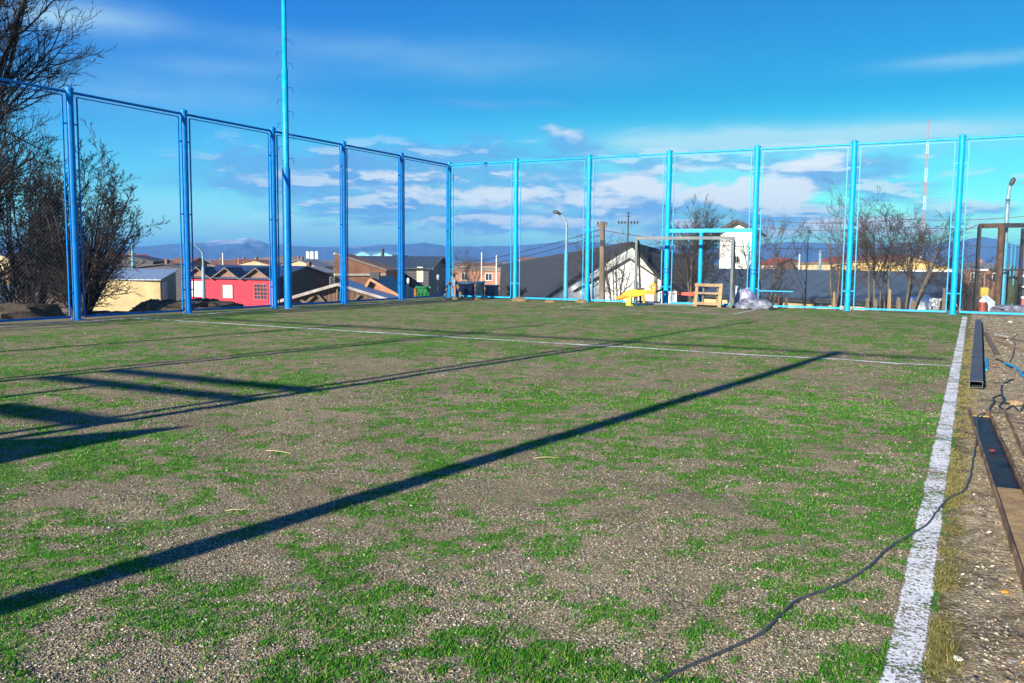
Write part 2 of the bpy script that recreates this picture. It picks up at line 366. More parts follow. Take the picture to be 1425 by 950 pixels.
mossx = n.math('SUBTRACT', n.add(px_, n.mul(n.math('SUBTRACT', n.noise(P, 4, 7, .75), .5), .34)), -.005)
moss = n.mix(n.smooth(n.noise(P, 120, 3), .35, .65), (.055, .065, .016), (.17, .155, .055))
mf = n.mul(n.math('SUBTRACT', 1., n.smooth(mossx, -.01, .055)), n.smooth(n.noise(P, 30, 5, .7), .40, .58))
n.put(n.mix(mf, di, moss), b.inputs['Base Color']); b.inputs['Roughness'].default_value = .95; b.inputs['Specular IOR Level'].default_value = 0.
n.put(n.bump(n.add(n.noise(P, 50, 7, .7), n.mul(vo['Distance'], -.5)), .9, .02), b.inputs['Normal'])
def relief_d(x, y): return relief(x, y)+(-.004+.03*(fbm(x*2.2, y*2.2, 4, 71)-.5)+.018*(fbm(x*14, y*14, 3, 75)-.5))*sstep((x+.06)/.15)
ysd = np.concatenate([np.arange(-3.5, 1, .5), np.arange(1, 9, .035), np.arange(9, 16, .08), np.arange(16, 29.5, .15)])
xsd = np.concatenate([np.arange(-.052, 1.6, .025), np.arange(1.6, 9, .2)])
struct(grid_obj('dirt_strip', xsd, ysd, relief_d, m))

# painted lines: sheets over the turf, worn through to the gravel
def linemat(name, lo, hi, fine):
    m = bpy.data.materials.new(name); m.use_nodes = True; n = NG(m.node_tree); b = m.node_tree.nodes['Principled BSDF']
    tcn = m.node_tree.nodes.new('ShaderNodeTexCoord'); P = tcn.outputs['Object']
    v = n.voro(P, fine); r = n.sep(v['Color'])
    n.put(n.mix(n.smooth(n.noise(P, fine*.5, 5, .7), .35, .65), (.66, .66, .64), (.96, .96, .93)), b.inputs['Base Color']); b.inputs['Roughness'].default_value = .85
    w = n.add(n.mul(n.noise(P, 3.2, 6, .7), .45), n.mul(n.noise(P, 45, 5, .75), .55))
    if fine == 130: w = n.math('SUBTRACT', w, n.mul(n.smooth(n.math('ABSOLUTE', n.add(n.sep(P)[0], .1375)), .048, .064), .10))
    n.put(n.mul(n.smooth(w, lo, hi), n.math('GREATER_THAN', r[0], .12)), b.inputs['Alpha'])
    n.put(n.bump(n.noise(P, fine, 4, .7), .35, .008), b.inputs['Normal'])
    return m
LW = linemat('worn_line_paint', .425, .50, 130); LT = linemat('thin_line_paint', .24, .34, 60)
def line(name, x0, x1, y0, y1, m, label=None):
    nx = max(2, int((x1-x0)/.06)+1); ny = max(2, int((y1-y0)/.06)+1)
    o = grid_obj(name, np.linspace(x0, x1, nx), np.linspace(y0, y1, ny), lambda a, c_: relief(a, c_)+.006, m)
    return struct(o)
line('sideline', -.20, -.075, 1.0, 25.9, LW)
line('halfway_line', -16.3, -.205, 12.85, 12.94, LT)
line('touchline', -16.40, -16.33, -1, 25.9, LT)
line('goal_area_line', -10.62, -10.57, 22.9, 25.2, LT)
line('goal_area_line', -10.56, -5.6, 22.88, 22.92, LT)
line('goal_area_line', -5.59, -5.54, 22.9, 26.3, LT)

# loose stones and turf fibres standing up from the pitch
def scatter(npts, dmin, dmax, power):
    a = YAW+rng.uniform(-.66, .66, npts)*1.0
    u = rng.random(npts)
    if power == 1: d = dmin+(dmax-dmin)*u
    else: d = 1/np.sqrt(1/dmin**2+u*(1/dmax**2-1/dmin**2))
    return np.stack([-np.sin(a)*d, np.cos(a)*d], 1), d
OCT_V = np.array([(1, 0, 0), (-.9, .1, 0), (0, 1, 0), (.1, -1, 0), (0, 0, .8), (0, 0, -.8)], float)
OCT_F = np.array([(0, 2, 4), (2, 1, 4), (1, 3, 4), (3, 0, 4), (2, 0, 5), (1, 2, 5), (3, 1, 5), (0, 3, 5)])
def stones(name, pos, size, zf, m, flat=.65):
    k = len(pos); V = OCT_V[None]*rng.uniform(.65, 1.25, (k, 6, 1)); V = V*size[:, None, None]; V[:, :, 2] *= flat
    a = rng.uniform(0, 6.28, k); ca, sa = np.cos(a)[:, None], np.sin(a)[:, None]
    X = V[:, :, 0]*ca-V[:, :, 1]*sa*.8; Y = V[:, :, 0]*sa+V[:, :, 1]*ca*.8
    tilt = rng.uniform(-.4, .4, (k, 1)); Z = V[:, :, 2]+X*tilt
    V = np.stack([X+pos[:, :1], Y+pos[:, 1:2], Z+(zf(pos[:, 0], pos[:, 1])+size*.30)[:, None]], -1)
    Fc = OCT_F[None]+(np.arange(k)*6)[:, None, None]
    return raw_mesh(name, V.reshape(-1, 3), Fc, 3, m, smooth=False)
def islandmat(name, stops, rough=.9):
    m = bpy.data.materials.new(name); m.use_nodes = True; n = NG(m.node_tree); b = m.node_tree.nodes['Principled BSDF']
    ge = m.node_tree.nodes.new('ShaderNodeNewGeometry'); n.put(n.ramp(ge.outputs['Random Per Island'], stops), b.inputs['Base Color'])
    b.inputs['Roughness'].default_value = rough; b.inputs['Specular IOR Level'].default_value = .0; return m
M_STONES = islandmat('loose_gravel', [(0, (.07, .062, .050)), (.16, (.19, .155, .10)), (.30, (.15, .15, .155)), (.44, (.29, .235, .145)), (.56, (.21, .205, .20)), (.68, (.36, .25, .13)), (.80, (.37, .335, .27)), (.94, (.52, .46, .35)), (1, (.80, .75, .64))])
p, d = scatter(330000, 2.0, 16, 2)
p2, d2 = scatter(90000, 2.0, 9, 1); p3, d3 = scatter(200000, 8, 27, 1); p = np.concatenate([p, p2, p3]); d = np.concatenate([d, d2, d3])
ok = (p[:, 0] < -.06) & (p[:, 0] > -16) & (p[:, 1] > 1.2) & (p[:, 1] < 26.5); p, d = p[ok], d[ok]
tm = turfmask(p[:, 0], p[:, 1]); onl = (p[:, 0] > -.215)
ok = (rng.random(len(p)) < (1-sstep((d-10)/17))*(1-.72*tm)*np.where(onl, .35, 1)*(.08+1.3*sstep((fbm(p[:, 0]*2.3, p[:, 1]*2.3, 4, 91)-.30)/.36)))
p, d = p[ok], d[ok]
sz = np.clip(rng.lognormal(math.log(.0031), .36, len(p)), .0018, .010)*np.clip((d/4)**.35, 1, 1.8)
tag(stones('gravel', p, sz, relief, M_STONES), 'loose grey brown gravel strewn over the worn turf', 'gravel', kind='stuff')
M_FIBRE = islandmat('turf_fibre', [(0, (.014, .07, .006)), (.4, (.032, .155, .012)), (.75, (.064, .235, .020)), (.9, (.17, .28, .05)), (1, (.30, .28, .10))], .6)
p, d = scatter(420000, 2.0, 15, 2); p2, d2 = scatter(200000, 2, 10, 1); p3, d3 = scatter(260000, 8, 27, 1); p = np.concatenate([p, p2, p3]); d = np.concatenate([d, d2, d3])
ok = (p[:, 0] < -.2) & (p[:, 0] > -16) & (p[:, 1] > 1.2) & (p[:, 1] < 26.5); p, d = p[ok], d[ok]
tm = turfmask(p[:, 0], p[:, 1]); ok = rng.random(len(p)) < (tm**1.5*.85+.03)*sstep((fbm(p[:, 0]*34, p[:, 1]*30, 2, 97)-.30)/.25)*(1-sstep((d-10)/17)); p, d = p[ok], d[ok]; k = len(p)
a = rng.uniform(0, 6.28, k); wdt = rng.uniform(.0012, .0024, k)*np.clip(d/4, 1, 2.2); hh = rng.uniform(.006, .017, k)*np.clip((d/5)**.3, 1, 1.4)
ln = rng.uniform(.2, 1.1, k)*hh; b_ = rng.uniform(0, 6.28, k); z0 = relief(p[:, 0], p[:, 1])
V = np.stack([np.stack([p[:, 0]-np.cos(a)*wdt, p[:, 1]-np.sin(a)*wdt, z0-.001], -1), np.stack([p[:, 0]+np.cos(a)*wdt, p[:, 1]+np.sin(a)*wdt, z0-.001], -1),
              np.stack([p[:, 0]+np.cos(b_)*ln, p[:, 1]+np.sin(b_)*ln, z0+hh], -1)], 1)
tag(raw_mesh('grass', V.reshape(-1, 3), np.arange(3*k), 3, M_FIBRE), 'short bright green turf fibres in ragged patches on the pitch', 'grass', kind='stuff')
# rubble and moss tufts on the dirt strip
k = 26000; yy = 2.2+24*rng.random(k)**2.6; xx = -.02+1.4*rng.random(k)*np.clip(yy/7, .3, 1); p = np.stack([xx, yy], 1)
keep = rng.random(k) < .25+.75*sstep((xx-.03)/.08); p = p[keep]
sz = np.clip(rng.lognormal(math.log(.0042), .55, len(p)), .0016, .026)*np.clip((p[:, 1]/5)**.4, 1, 1.6)
tag(stones('rubble', p, sz, relief_d, M_STONES, .55), 'pale stones and grit scattered on the dirt beside the sideline', 'rubble', kind='stuff')
M_MOSS = islandmat('moss_tuft', [(0, (.075, .08, .022)), (.5, (.17, .16, .055)), (.85, (.30, .25, .10)), (1, (.36, .30, .11))], .8)
k = 42000; yy = 2.2+16*rng.random(k)**2.2; xx = -.075+np.abs(rng.normal(0, .055, k))*np.clip(yy/5, .8, 2); ok = rng.random(k) < sstep((fbm(xx*7, yy*6, 4, 111)-.40)/.25); xx, yy = xx[ok], yy[ok]; k = len(xx)
a = rng.uniform(0, 6.28, k); wdt = rng.uniform(.0008, .0016, k)*np.clip(yy/4, 1, 2); hh = rng.uniform(.005, .017, k); ln = hh*rng.uniform(.3, 1.6, k); b_ = rng.uniform(0, 6.28, k); z0 = relief_d(xx, yy)
V = np.stack([np.stack([xx-np.cos(a)*wdt, yy-np.sin(a)*wdt, z0-.001], -1), np.stack([xx+np.cos(a)*wdt, yy+np.sin(a)*wdt, z0-.001], -1), np.stack([xx+np.cos(b_)*ln, yy+np.sin(b_)*ln, z0+hh], -1)], 1)
tag(raw_mesh('moss', V.reshape(-1, 3), np.arange(3*k), 3, M_MOSS), 'olive moss and dry grass tufts along the outer edge of the sideline', 'moss', kind='stuff')

# mountains across the bay
SKY = [(-200, 343), (100, 341), (210, 340), (236, 338), (262, 336), (285, 335), (305, 332), (325, 331), (342, 329), (358, 332), (375, 337), (400, 339), (440, 342), (490, 341), (525, 338), (560, 339), (590, 335), (620, 340), (660, 341), (705, 340), (745, 338), (785, 335), (815, 334), (845, 337), (900, 342), (1000, 342), (1060, 338), (1110, 334), (1165, 338), (1225, 338), (1262, 336), (1285, 340), (1328, 334), (1346, 331), (1366, 328), (1385, 331), (1425, 340), (1650, 344)]
A_ = np.array([azel(px, py)[0] for px, py in SKY]); E_ = np.array([azel(px, py)[1] for px, py in SKY])
na, nr = 700, 60; aa = np.linspace(A_[0], A_[-1], na); rr = np.linspace(2100, 5000, nr); RR, AA = np.meshgrid(rr, aa)
ridge_r = 3500+500*(fbm(aa*6, aa*0, 3, 131)-.5)
q = (RR-ridge_r[:, None]); prof = np.where(q < 0, 1-sstep(-q/1300), 1-sstep(q/1300))
ht = np.interp(aa, A_, E_)[:, None]*ridge_r[:, None]
rid = 1-np.abs(fbm(AA*34, RR*.004, 5, 141)*2-1)
Z = ht*prof*(1-(.45*(1-rid)+.12)*sstep(np.abs(q)/500)) + ht*.05*(fbm(AA*60, RR*.002, 4, 151)-.5)*2 - 4
X = np.sin(AA)*RR; Y = np.cos(AA)*RR
i = np.arange(nr-1)[None, :]+np.arange(na-1)[:, None]*nr
m = bpy.data.materials.new('hazed_mountain_rock'); m.use_nodes = True; n = NG(m.node_tree); b = m.node_tree.nodes['Principled BSDF']
ge = m.node_tree.nodes.new('ShaderNodeNewGeometry'); P = ge.outputs['Position']; s3 = n.sep(P)
hazed_rock = n.mix(n.smooth(n.noise(P, .004, 8, .65), .4, .6), (.030, .056, .19), (.048, .078, .22))  # blue distance haze put into the rock colour besides the air volume
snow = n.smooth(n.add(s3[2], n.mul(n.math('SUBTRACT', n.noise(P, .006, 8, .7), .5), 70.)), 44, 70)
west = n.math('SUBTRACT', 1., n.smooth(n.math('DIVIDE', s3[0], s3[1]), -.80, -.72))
n.put(n.mix(n.mul(n.mul(snow, west), .8), hazed_rock, (.75, .77, .8)), b.inputs['Base Color']); b.inputs['Roughness'].default_value = 1.
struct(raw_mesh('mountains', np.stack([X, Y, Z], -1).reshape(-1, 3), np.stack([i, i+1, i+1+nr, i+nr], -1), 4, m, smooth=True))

# the air between here and the mountains
m = bpy.data.materials.new('haze_air'); m.use_nodes = True; mt = m.node_tree; mt.nodes.clear()
o_ = mt.nodes.new('ShaderNodeOutputMaterial'); pv = mt.nodes.new('ShaderNodeVolumePrincipled'); mt.links.new(pv.outputs[0], o_.inputs['Volume'])
pv.inputs['Color'].default_value = (.15, .48, 1.0, 1); pv.inputs['Density'].default_value = .00028; pv.inputs['Anisotropy'].default_value = .1
hb = MB(); hb.box((-8, 22, 64), (13300, 13300, 150)); hz = hb.build('haze', m); tag(hz, 'thin blue haze over the land', 'haze', kind='stuff')
# ------------------------------------------------------------------ fences round the pitch
FX, FY, FH = -16.95, 26.86, 4.81
def wire_panel(name, A, B, z0, z1, parent, pitch=.095, r=.0006):
    A = np.array(A, float); B = np.array(B, float); L = np.linalg.norm(B-A); e = (B-A)/L; nrm = np.array([-e[1], e[0]]); H = z1-z0
    segs = []
    for s_ in (1, -1):
        for c in np.arange(-H, L, pitch):
            u0 = max(c, 0); u1 = min(c+H, L)
            if u1-u0 < .02: continue
            w0, w1 = u0-c, u1-c
            if s_ < 0: w0, w1 = H-w0, H-w1
            segs.append((u0, w0, u1, w1, s_*r*.8))
    S = np.array(segs); ring = np.array([(0, 1), (-.87, -.5), (.87, -.5)])*r
    d = np.stack([S[:, 2]-S[:, 0], S[:, 3]-S[:, 1]], 1); d /= np.linalg.norm(d, axis=1)[:, None]; perp = np.stack([-d[:, 1], d[:, 0]], 1)
    V = []
    for q in (0, 2):
        for a, b in ring:
            U = S[:, q]+perp[:, 0]*a; W = S[:, q+1]+perp[:, 1]*a; N = S[:, 4]+b
            V.append(np.stack([A[0]+e[0]*U+nrm[0]*N, A[1]+e[1]*U+nrm[1]*N, z0+W], -1))
    V = np.stack(V, 1); k = len(S)
    F = np.array([(0, 1, 4, 3), (1, 2, 5, 4), (2, 0, 3, 5)])[None]+(np.arange(k)*6)[:, None, None]
    return raw_mesh(name, V.reshape(-1, 3), F, 4, M_WIRE, parent)
def fence_bays(f, pts, z0=0., mesh=True, paint=None):
    """panels with flat bar edges between consecutive posts"""
    for i in range(len(pts)-1):
        A = np.array(pts[i]); B = np.array(pts[i+1]); e = (B-A)/np.linalg.norm(B-A); a = A+e*.17; b = B-e*.17
        fr = MB(); lo, hi = z0+.07, z0+FH-.10
        for p in (a, b): fr.box((*p, (lo+hi)/2), (.026, .026, hi-lo))
        fr.beam((*a, lo), (*b, lo), .03, .05); fr.beam((*a, hi), (*b, hi), .02, .02)
        for p, q in ((a, A), (b, B)):
            for t in (.12, .5, .86): fr.beam((*p, z0+FH*t), (*q, z0+FH*t), .012, .03)
        if mesh:
            w = wire_panel('wire_mesh', a, b, lo, hi, f); fr.build('panel_frame', paint, w)
        else: fr.build('panel_frame', paint, f)
def post_mb(x, y, z0, h, r=.078, cap=True):
    p = MB(); p.tube([(x, y, z0-.15), (x, y, z0+h)], r, 16); p.tube([(x, y, z0+h), (x, y, z0+h+.05), (x, y, z0+h+.075)], [r+.012, r+.012, r*.5], 16)
    p.tube([(x, y, z0-.15), (x, y, z0+.02)], r+.05, 12); return p
def fence(name, label, pts, group, z0=0., mesh=True, rail_to=None, fat=(), paint=None):
    paint = paint or M_BLUE
    f = thing(name, label, 'fence', (*pts[0], z0), group)
    for i, (x, y) in enumerate(pts): post_mb(x, y, z0, FH+.02, .078 if i not in fat else .085).build('post', paint, f, True)
    rp = [(*p, z0+FH-.02) for p in pts]
    if rail_to is not None: rp.append((*rail_to, z0+FH-.02))
    MB().tube(rp, .029, 10).build('top_rail', paint, f, True)
    fence_bays(f, pts, z0, mesh, paint); return f
LP = [(FX, FY-2.985*k) for k in range(0, 9)]
FG = 'blue fences enclosing the pitch'
f1 = fence('chain_link_fence', 'tall royal blue chain link fence along the left touchline in front of the leafless trees', LP, FG, paint=M_BLUESIDE)
BP = [(FX+2.75*k if k else FX+.001, FY) for k in range(0, 9)]
f2 = fence('chain_link_fence', 'tall bright cyan chain link fence across the far end behind the goal', BP, FG, fat=(3, 4))
# collars and the blue frame between the two stout posts behind the goal
for k in (3, 4):
    x = BP[k][0]
    for z in (1.02, 1.13): MB().tube([(x, FY, z), (x, FY, z+.05)], .105, 16).build('collar', M_BLUEDK, f2, True)
x0, x1 = BP[3][0], BP[4][0]
MB().beam((x0, FY, 2.36), (x1, FY, 2.36), .10, .12).build('frame_beam', M_BLUE, f2)
p = MB(); xm = x0+(x1-x0)*.40; p.tube([(xm, FY, -.1), (xm, FY, 2.30)], .065, 14); p.build('frame_post', M_BLUE, f2, True)
MB().beam((x1+.17, FY+.02, .52), (x1+1.2, FY+.02, .52), .025, .03).build('mid_rail', M_BLUE, f2)
# the matching end fence behind the viewpoint: only its shadows are in the picture
NY = -2.0
NP = [(-16.94, NY), (-13.25, NY), (-10.12, NY), (-6.98, NY), (-3.72, NY)]
f3 = thing('end_fence', 'tall blue end fence out of view, its post and rail shadows striping the turf', 'fence', (-3.72, NY, 0), FG)
for i, (x, y) in enumerate(NP): post_mb(x, y, 0, FH+.02, .09 if i == 4 else .06).build('post', M_BLUE, f3, True)
MB().tube([(-16.94, NY, FH-.02), (-2.2, NY, FH-.02)], .036, 10).build('top_rail', M_BLUE, f3, True)
for z in (2.66, 2.43): MB().beam((-10.12, NY+.0, z), (-6.98, NY+.0, z), .10, .09).build('frame_beam', M_BLUE, f3)
MB().beam((-8.6, NY+.02, 1.98), (-6.98, NY+.02, 1.98), .10, .12).build('frame_beam', M_BLUE, f3)
MB().tube([(-9.0, NY+.02, -.1), (-9.0, NY+.02, 2.43)], .05, 12).build('frame_post', M_BLUE, f3, True)
def sunplane(px, py):
    q = G(px, py); dy = q[1]-(NY-.3); return (q[0]-SUN_DX*dy, NY-.3, dy*math.tan(R(SUN_EL))/math.cos(math.atan(SUN_DX)))
shadow_board = MB(); tri = [sunplane(270, 592), sunplane(0, 613), sunplane(0, 646)]
foot = [(tri[2][0]-.15, NY-.3, 0), (tri[1][0]-.55, NY-.3, 0)]
shadow_board.extrude([tri[0], tri[1], foot[1], foot[0], tri[2]], (0, .03, 0)).build('board', M_WOOD, f3)  # unseen shape traced back from a tapering shadow, added to cast it
t = thing('end_pole', 'tall slim pole out of view behind the end fence, shadowed across the turf', 'pole', (-7.2, NY-.12, 0), 'slim poles behind the viewpoint')
MB().tube([(-7.22, NY-.15, 0), (-7.22, NY-.15, 6.9)], [.05, .04], 10).build('shaft', M_BLUE, t, True); MB().box((-7.22, NY-.15, .02), (.2, .2, .04)).build('base', M_BLUE, t)
t = thing('end_pole', 'second slim pole out of view beside the end fence, shadow ending near the halfway line', 'pole', (-10.4, NY-.12, 0), 'slim poles behind the viewpoint')
MB().tube([(-10.38, NY-.15, 0), (-10.38, NY-.15, 5.7)], [.045, .04], 10).build('shaft', M_BLUE, t, True); MB().box((-10.38, NY-.15, .02), (.2, .2, .04)).build('base', M_BLUE, t)

# ------------------------------------------------------------------ light pole in the left fence
b0 = np.array([-16.62, 17.6]); lpx = G(401, 429); b0 = lpx[:2]
t = thing('light_pole', 'very tall blue pole with climbing pegs standing inside the left fence', 'pole', (*b0, 0))
MB().tube([(*b0, -.1), (*b0, 3.75), (*b0, 3.8)], [.11, .11, .088], 18).build('lower_shaft', M_BLUESIDE, t, True)
MB().tube([(*b0, 3.78), (*b0, 6.4), (*b0, 6.42), (*b0, 13)], [.084, .080, .064, .055], 16).build('upper_shaft', M_BLUE, t, True)
for k in range(22):
    s_ = -1 if k % 2 else 1; z = 4.05+.31*k; e = np.array([RGT[0], RGT[1]])*s_
    pg = MB(); q0 = np.array([*(b0+e*.07), z]); pg.tube([q0, q0+np.array([e[0]*.11, e[1]*.11, .0]), q0+np.array([e[0]*.15, e[1]*.15, -.14])], .011, 6); pg.build('step_peg', M_BLUEDK, t)

# ------------------------------------------------------------------ goal and the clutter round it
gl, gr_ = G(884, 424.5), G(1017, 428.5); gl[2] = gr_[2] = 0
gd = (gr_-gl)/np.linalg.norm(gr_-gl); gn = np.array([-gd[1], gd[0], 0])
GH = 2.06
t = thing('football_goal', 'small grey metal football goal without a net at the far end', 'goal', gl)
for q in (gl, gr_): MB().box((*q[:2], GH/2), (.085, .085, GH), math.atan2(gd[1], gd[0])).build('post', M_GREYMETAL, t, bevel=.008)
MB().beam(gl+gd*-.05+[0, 0, GH+.045], gr_+gd*.05+[0, 0, GH+.045], .085, .09).build('crossbar', M_GREYMETAL, t)
for q in (gl, gr_):
    MB().tube([q+gn*.05+[0, 0, GH-.02], q+gn*.22+[0, 0, GH-.05], q+gn*.62+[0, 0, .05]], .036, 10).build('rear_stay', M_DARKMETAL if q is gl else M_GREYMETAL, t, True)
    MB().beam(q+gn*.05+[0, 0, .03], q+gn*.66+[0, 0, .03], .05, .05).build('ground_bar', M_DARKMETAL, t)
MB().beam(gl+gn*.64+[0, 0, .03], gr_+gn*.64+[0, 0, .03], .05, .05).build('rear_bar', M_GREYMETAL, t)

def px_box(mb, x0, x1, y0, y1, dist, depth=.05):
    a, b, c, d = D(x0, y1, dist), D(x1, y1, dist), D(x1, y0, dist), D(x0, y0, dist); a[2] = b[2] = min(a[2], b[2])
    dv = np.array([-math.sin(YAW), math.cos(YAW), 0])*depth
    return mb.hexa([a, b, b+dv, a+dv, d, c, c+dv, d+dv])
# wooden pallet stood on edge
pa, pb = G(968, 426), G(1002, 427.5); ph = .72; dd = (pb-pa)/np.linalg.norm(pb-pa); nn_ = np.array([-dd[1], dd[0], 0])
t = thing('wooden_pallet', 'pale timber pallet frame standing on edge inside the goal', 'pallet', (pa+pb)/2)
for q, w in ((pa, .10), (pb-dd*.02, .12)): MB().beam(q+[0, 0, 0], q+nn_*.10+[0, 0, ph], w, .07, up=tuple(nn_)).build('upright', M_WOOD, t)
for z, w in ((.10, .09), (.42, .06), (.67, .09)): MB().beam(pa-dd*.06+nn_*(.10*z/ph-.06)+[0, 0, z], pb+dd*.06+nn_*(.10*z/ph-.06)+[0, 0, z], .035, w).build('rail', M_WOOD, t)
for s_ in (.2, .78): MB().beam(pa+(pb-pa)*s_+nn_*.16, pa+(pb-pa)*s_+nn_*.2+[0, 0, ph*.9], .05, .04, up=tuple(nn_)).build('back_slat', M_WOODGREY, t)

def lump(name, label, cat, c, size, seed, m, rz=0., group=None, sag=.35, fold=.16):
    """crumpled sack or sheet: a displaced closed surface resting on the ground"""
    nu, nv = 36, 20; th, ph_ = np.meshgrid(np.linspace(0, 2*math.pi, nu, endpoint=False), np.linspace(.001, math.pi-.001, nv))
    x, y, z = np.sin(ph_)*np.cos(th), np.sin(ph_)*np.sin(th), np.cos(ph_)
    dsp = 1+fold*2*(fbm(x*2.1+seed, (y+z*1.4)*2.1+seed*3, 4, seed)-.5)+fold*1.2*(1-np.abs(fbm(x*3+z*2, y*3-z+seed, 3, seed+9)*2-1)*2)
    x, y, z = x*dsp, y*dsp, z*dsp; z = np.where(z < -sag, -sag+(z+sag)*.12, z)
    x, y, z = x*size[0]/2, y*size[1]/2, (z-z.min())/(z.max()-z.min())*size[2]
    X = c[0]+x*math.cos(rz)-y*math.sin(rz); Y = c[1]+x*math.sin(rz)+y*math.cos(rz); Z = c[2]+z
    mb = MB(); V = np.stack([X, Y, Z], -1).reshape(-1, 3); F = []
    for j in range(nv-1):
        for i_ in range(nu): F.append((j*nu+i_, j*nu+(i_+1) % nu, (j+1)*nu+(i_+1) % nu, (j+1)*nu+i_))
    F += [tuple(range(nu)), tuple((nv-1)*nu+k for k in range(nu))[::-1]]
    mb.mesh(V, F); o = mb.build(name, m, None, True); return tag(o, label, cat, group)
M_SACKW = material('white_plastic', (.36, .44, .50), .4, 0, .35, 7, .4, 25, dirt=(.07, .19, .32), dirt_amt=.8, dirt_scale=6)
M_SACKL = material('lilac_plastic', (.15, .16, .27), .4, 0, .35, 7, .4, 25, dirt=(.45, .46, .52), dirt_amt=.8, dirt_scale=6)
M_TARP = material('grey_tarpaulin', (.10, .11, .16), .5, 0, .4, 6, .5, 20, dirt=(.27, .28, .33), dirt_amt=.7, dirt_scale=4)
yw = YAW
q = G(1022, 427); lump('plastic_sack', 'upright white and blue plastic sack leaning by the right goalpost', 'sack', q+[-.02, .25, 0], (.46, .40, .66), 3, M_SACKW, group='sacks by the right goalpost')
q = G(1036, 428); lump('plastic_sack', 'lilac plastic sack slumped between the white sack and the cyan post', 'sack', q+[.0, .22, 0], (.50, .42, .62), 11, M_SACKL, .5, group='sacks by the right goalpost')
q = G(1033, 430); lump('plastic_sack', 'low pale grey sack flat on the turf before the lilac one', 'sack', q+[.0, .02, 0], (.42, .3, .22), 17, M_TARP, group='sacks by the right goalpost')
q = G(1049, 430.5); lump('tarpaulin', 'crumpled grey tarpaulin spread at the foot of the cyan post', 'tarpaulin', q+[0, .1, 0], (.92, .5, .34), 23, M_TARP, -.1, fold=.24)
# yellow machine lying behind the left goalpost
M_YEL = material('yellow_paint', (.66, .40, .008), .5, 0, .15, 6, dirt=(.25, .14, .04), dirt_amt=.4, dirt_scale=7)
M_ORA = material('orange_paint', (.72, .25, .015), .45, 0, .2, 6, dirt=(.2, .1, .04), dirt_amt=.4, dirt_scale=7)
yd = 27.35; CF_ = np.array([-math.sin(YAW), math.cos(YAW), 0])
t = thing('concrete_mixer', 'yellow and orange machine lying low behind the left goalpost', 'machine', D(880, 424, yd))
c = lambda px, py, o=0.: D(px, py, yd+o)
MB().extrude([c(865.5, 411.5), c(868, 408), c(874, 404.5), c(881, 402.6), c(897, 402.2), c(899.5, 404), c(899, 410), c(889, 412.4), c(880, 413.6), c(870, 413.8)], tuple(CF_*.34)).build('drum', M_YEL, t, bevel=.035)
MB().tube([c(857, 415.5), c(864, 413.5), c(873, 412.8), c(880, 413)], [.06, .06, .055, .05], 8).build('handle', M_ORA, t, True)
fm = MB(); fm.beam(c(876, 411), c(875, 425.5), .16, .10); fm.beam(c(875, 424.8), c(881, 424.8), .09, .05); fm.beam(c(895, 409), c(897, 425, .3), .07, .07); fm.build('leg', M_YEL, t)
hd = MB(); cc = c(908, 400); tor = []
for k in range(13):
    a = 2*math.pi*k/12; tor.append(c(908.5+3.2*math.cos(a), 398.6+4.0*math.sin(a)))
hd.tube(tor, .05, 6, False); hd.beam(c(899, 407), c(911, 406.5), .12, .14); hd.beam(c(905, 404), c(912, 405), .2, .12); hd.build('gear_ring', M_ORA, t, True)
MB().tube([c(911, 406), c(916, 405), c(920, 403, .1)], [.04, .04, .03], 8).build('motor_arm', M_DARKMETAL, t, True)
MB().beam(c(886, 402.4), c(897, 401.2), .04, .05).build('cover_strap', M_DARKMETAL, t)
o = MB(); o.beam(G(884, 423, .04), G(904, 422.6, .04), .22, .06); tag(o.build('plank', material('navy_board', (.012, .05, .13), .6)), 'dark navy board lying flat beneath the yellow machine', 'board')
# orange-red netting strung between stakes behind the goal
o = MB(); o.beam(D(918, 408.3, 28.6), D(946, 408.8, 28.9), .015, .025); o.build
t = thing('barrier_tape', 'red barrier tape stretched behind the goal towards the pallet', 'tape', D(945, 424, 28.8))
o.build('tape', material('red_tape', (.62, .06, .03), .6), t)
o = MB(); o.hexa([D(947, 410.4, 28.9), D(966, 411.4, 28.7), D(966, 411.4, 28.74), D(947, 410.4, 28.94), D(947, 406.8, 28.9), D(966, 406.2, 28.7), D(966, 406.2, 28.74), D(947, 406.8, 28.94)]); o.build('folded_bundle', MATS['red_tape'], t)
MB().beam(D(918.5, 425, 28.62), D(918.5, 407, 28.62), .03, .03).build('stake', M_WOODGREY, t); MB().beam(D(966, 425, 28.8), D(966, 405, 28.8), .03, .03).build('stake', M_WOODGREY, t)
# timber braces and stones at the corner post
for (a, b_, lab) in (((643.5, 417, 34.2), (632, 397, 33.7), 'pale timber prop leaning right side of the corner post'), ((617, 417.5, 34.0), (626.5, 405, 33.7), 'short timber prop leaning left side of the corner post')):
    o = MB(); A = G(a[0], a[1]); A[2] = -.06; B = np.array([FX+.10*(1 if a[0] > 630 else -1)*.8, FY-.0+.12, {632: 1.0}.get(b_[0], .62)]); o.beam(A, B, .07, .05); tag(o.build('timber_prop', M_WOOD), lab, 'timber', 'props at the corner post')
for px, py, sz_, lab in ((632, 416.5, .34, 'pale stone at the foot of the corner post'), (809, 421, .42, 'tan clod of turf at the foot of the second far post'), (723, 419, .5, 'tan grassy clod at the foot of the first far post'), (765, 420.5, .36, 'low tan clod midway between the first two far posts'), (664, 417, .35, 'small tan clod in front of the blue boxes')):
    q = G(px, py); lump('soil_clod', lab, 'clod', q-[0, 0, .03], (sz_*.95, sz_*.5, sz_*.36), int(px) % 97, material('tan_soil', (.15, .11, .055), .95, 0, .3, 9, .8, 30), group='clods along the far fence', fold=.2)
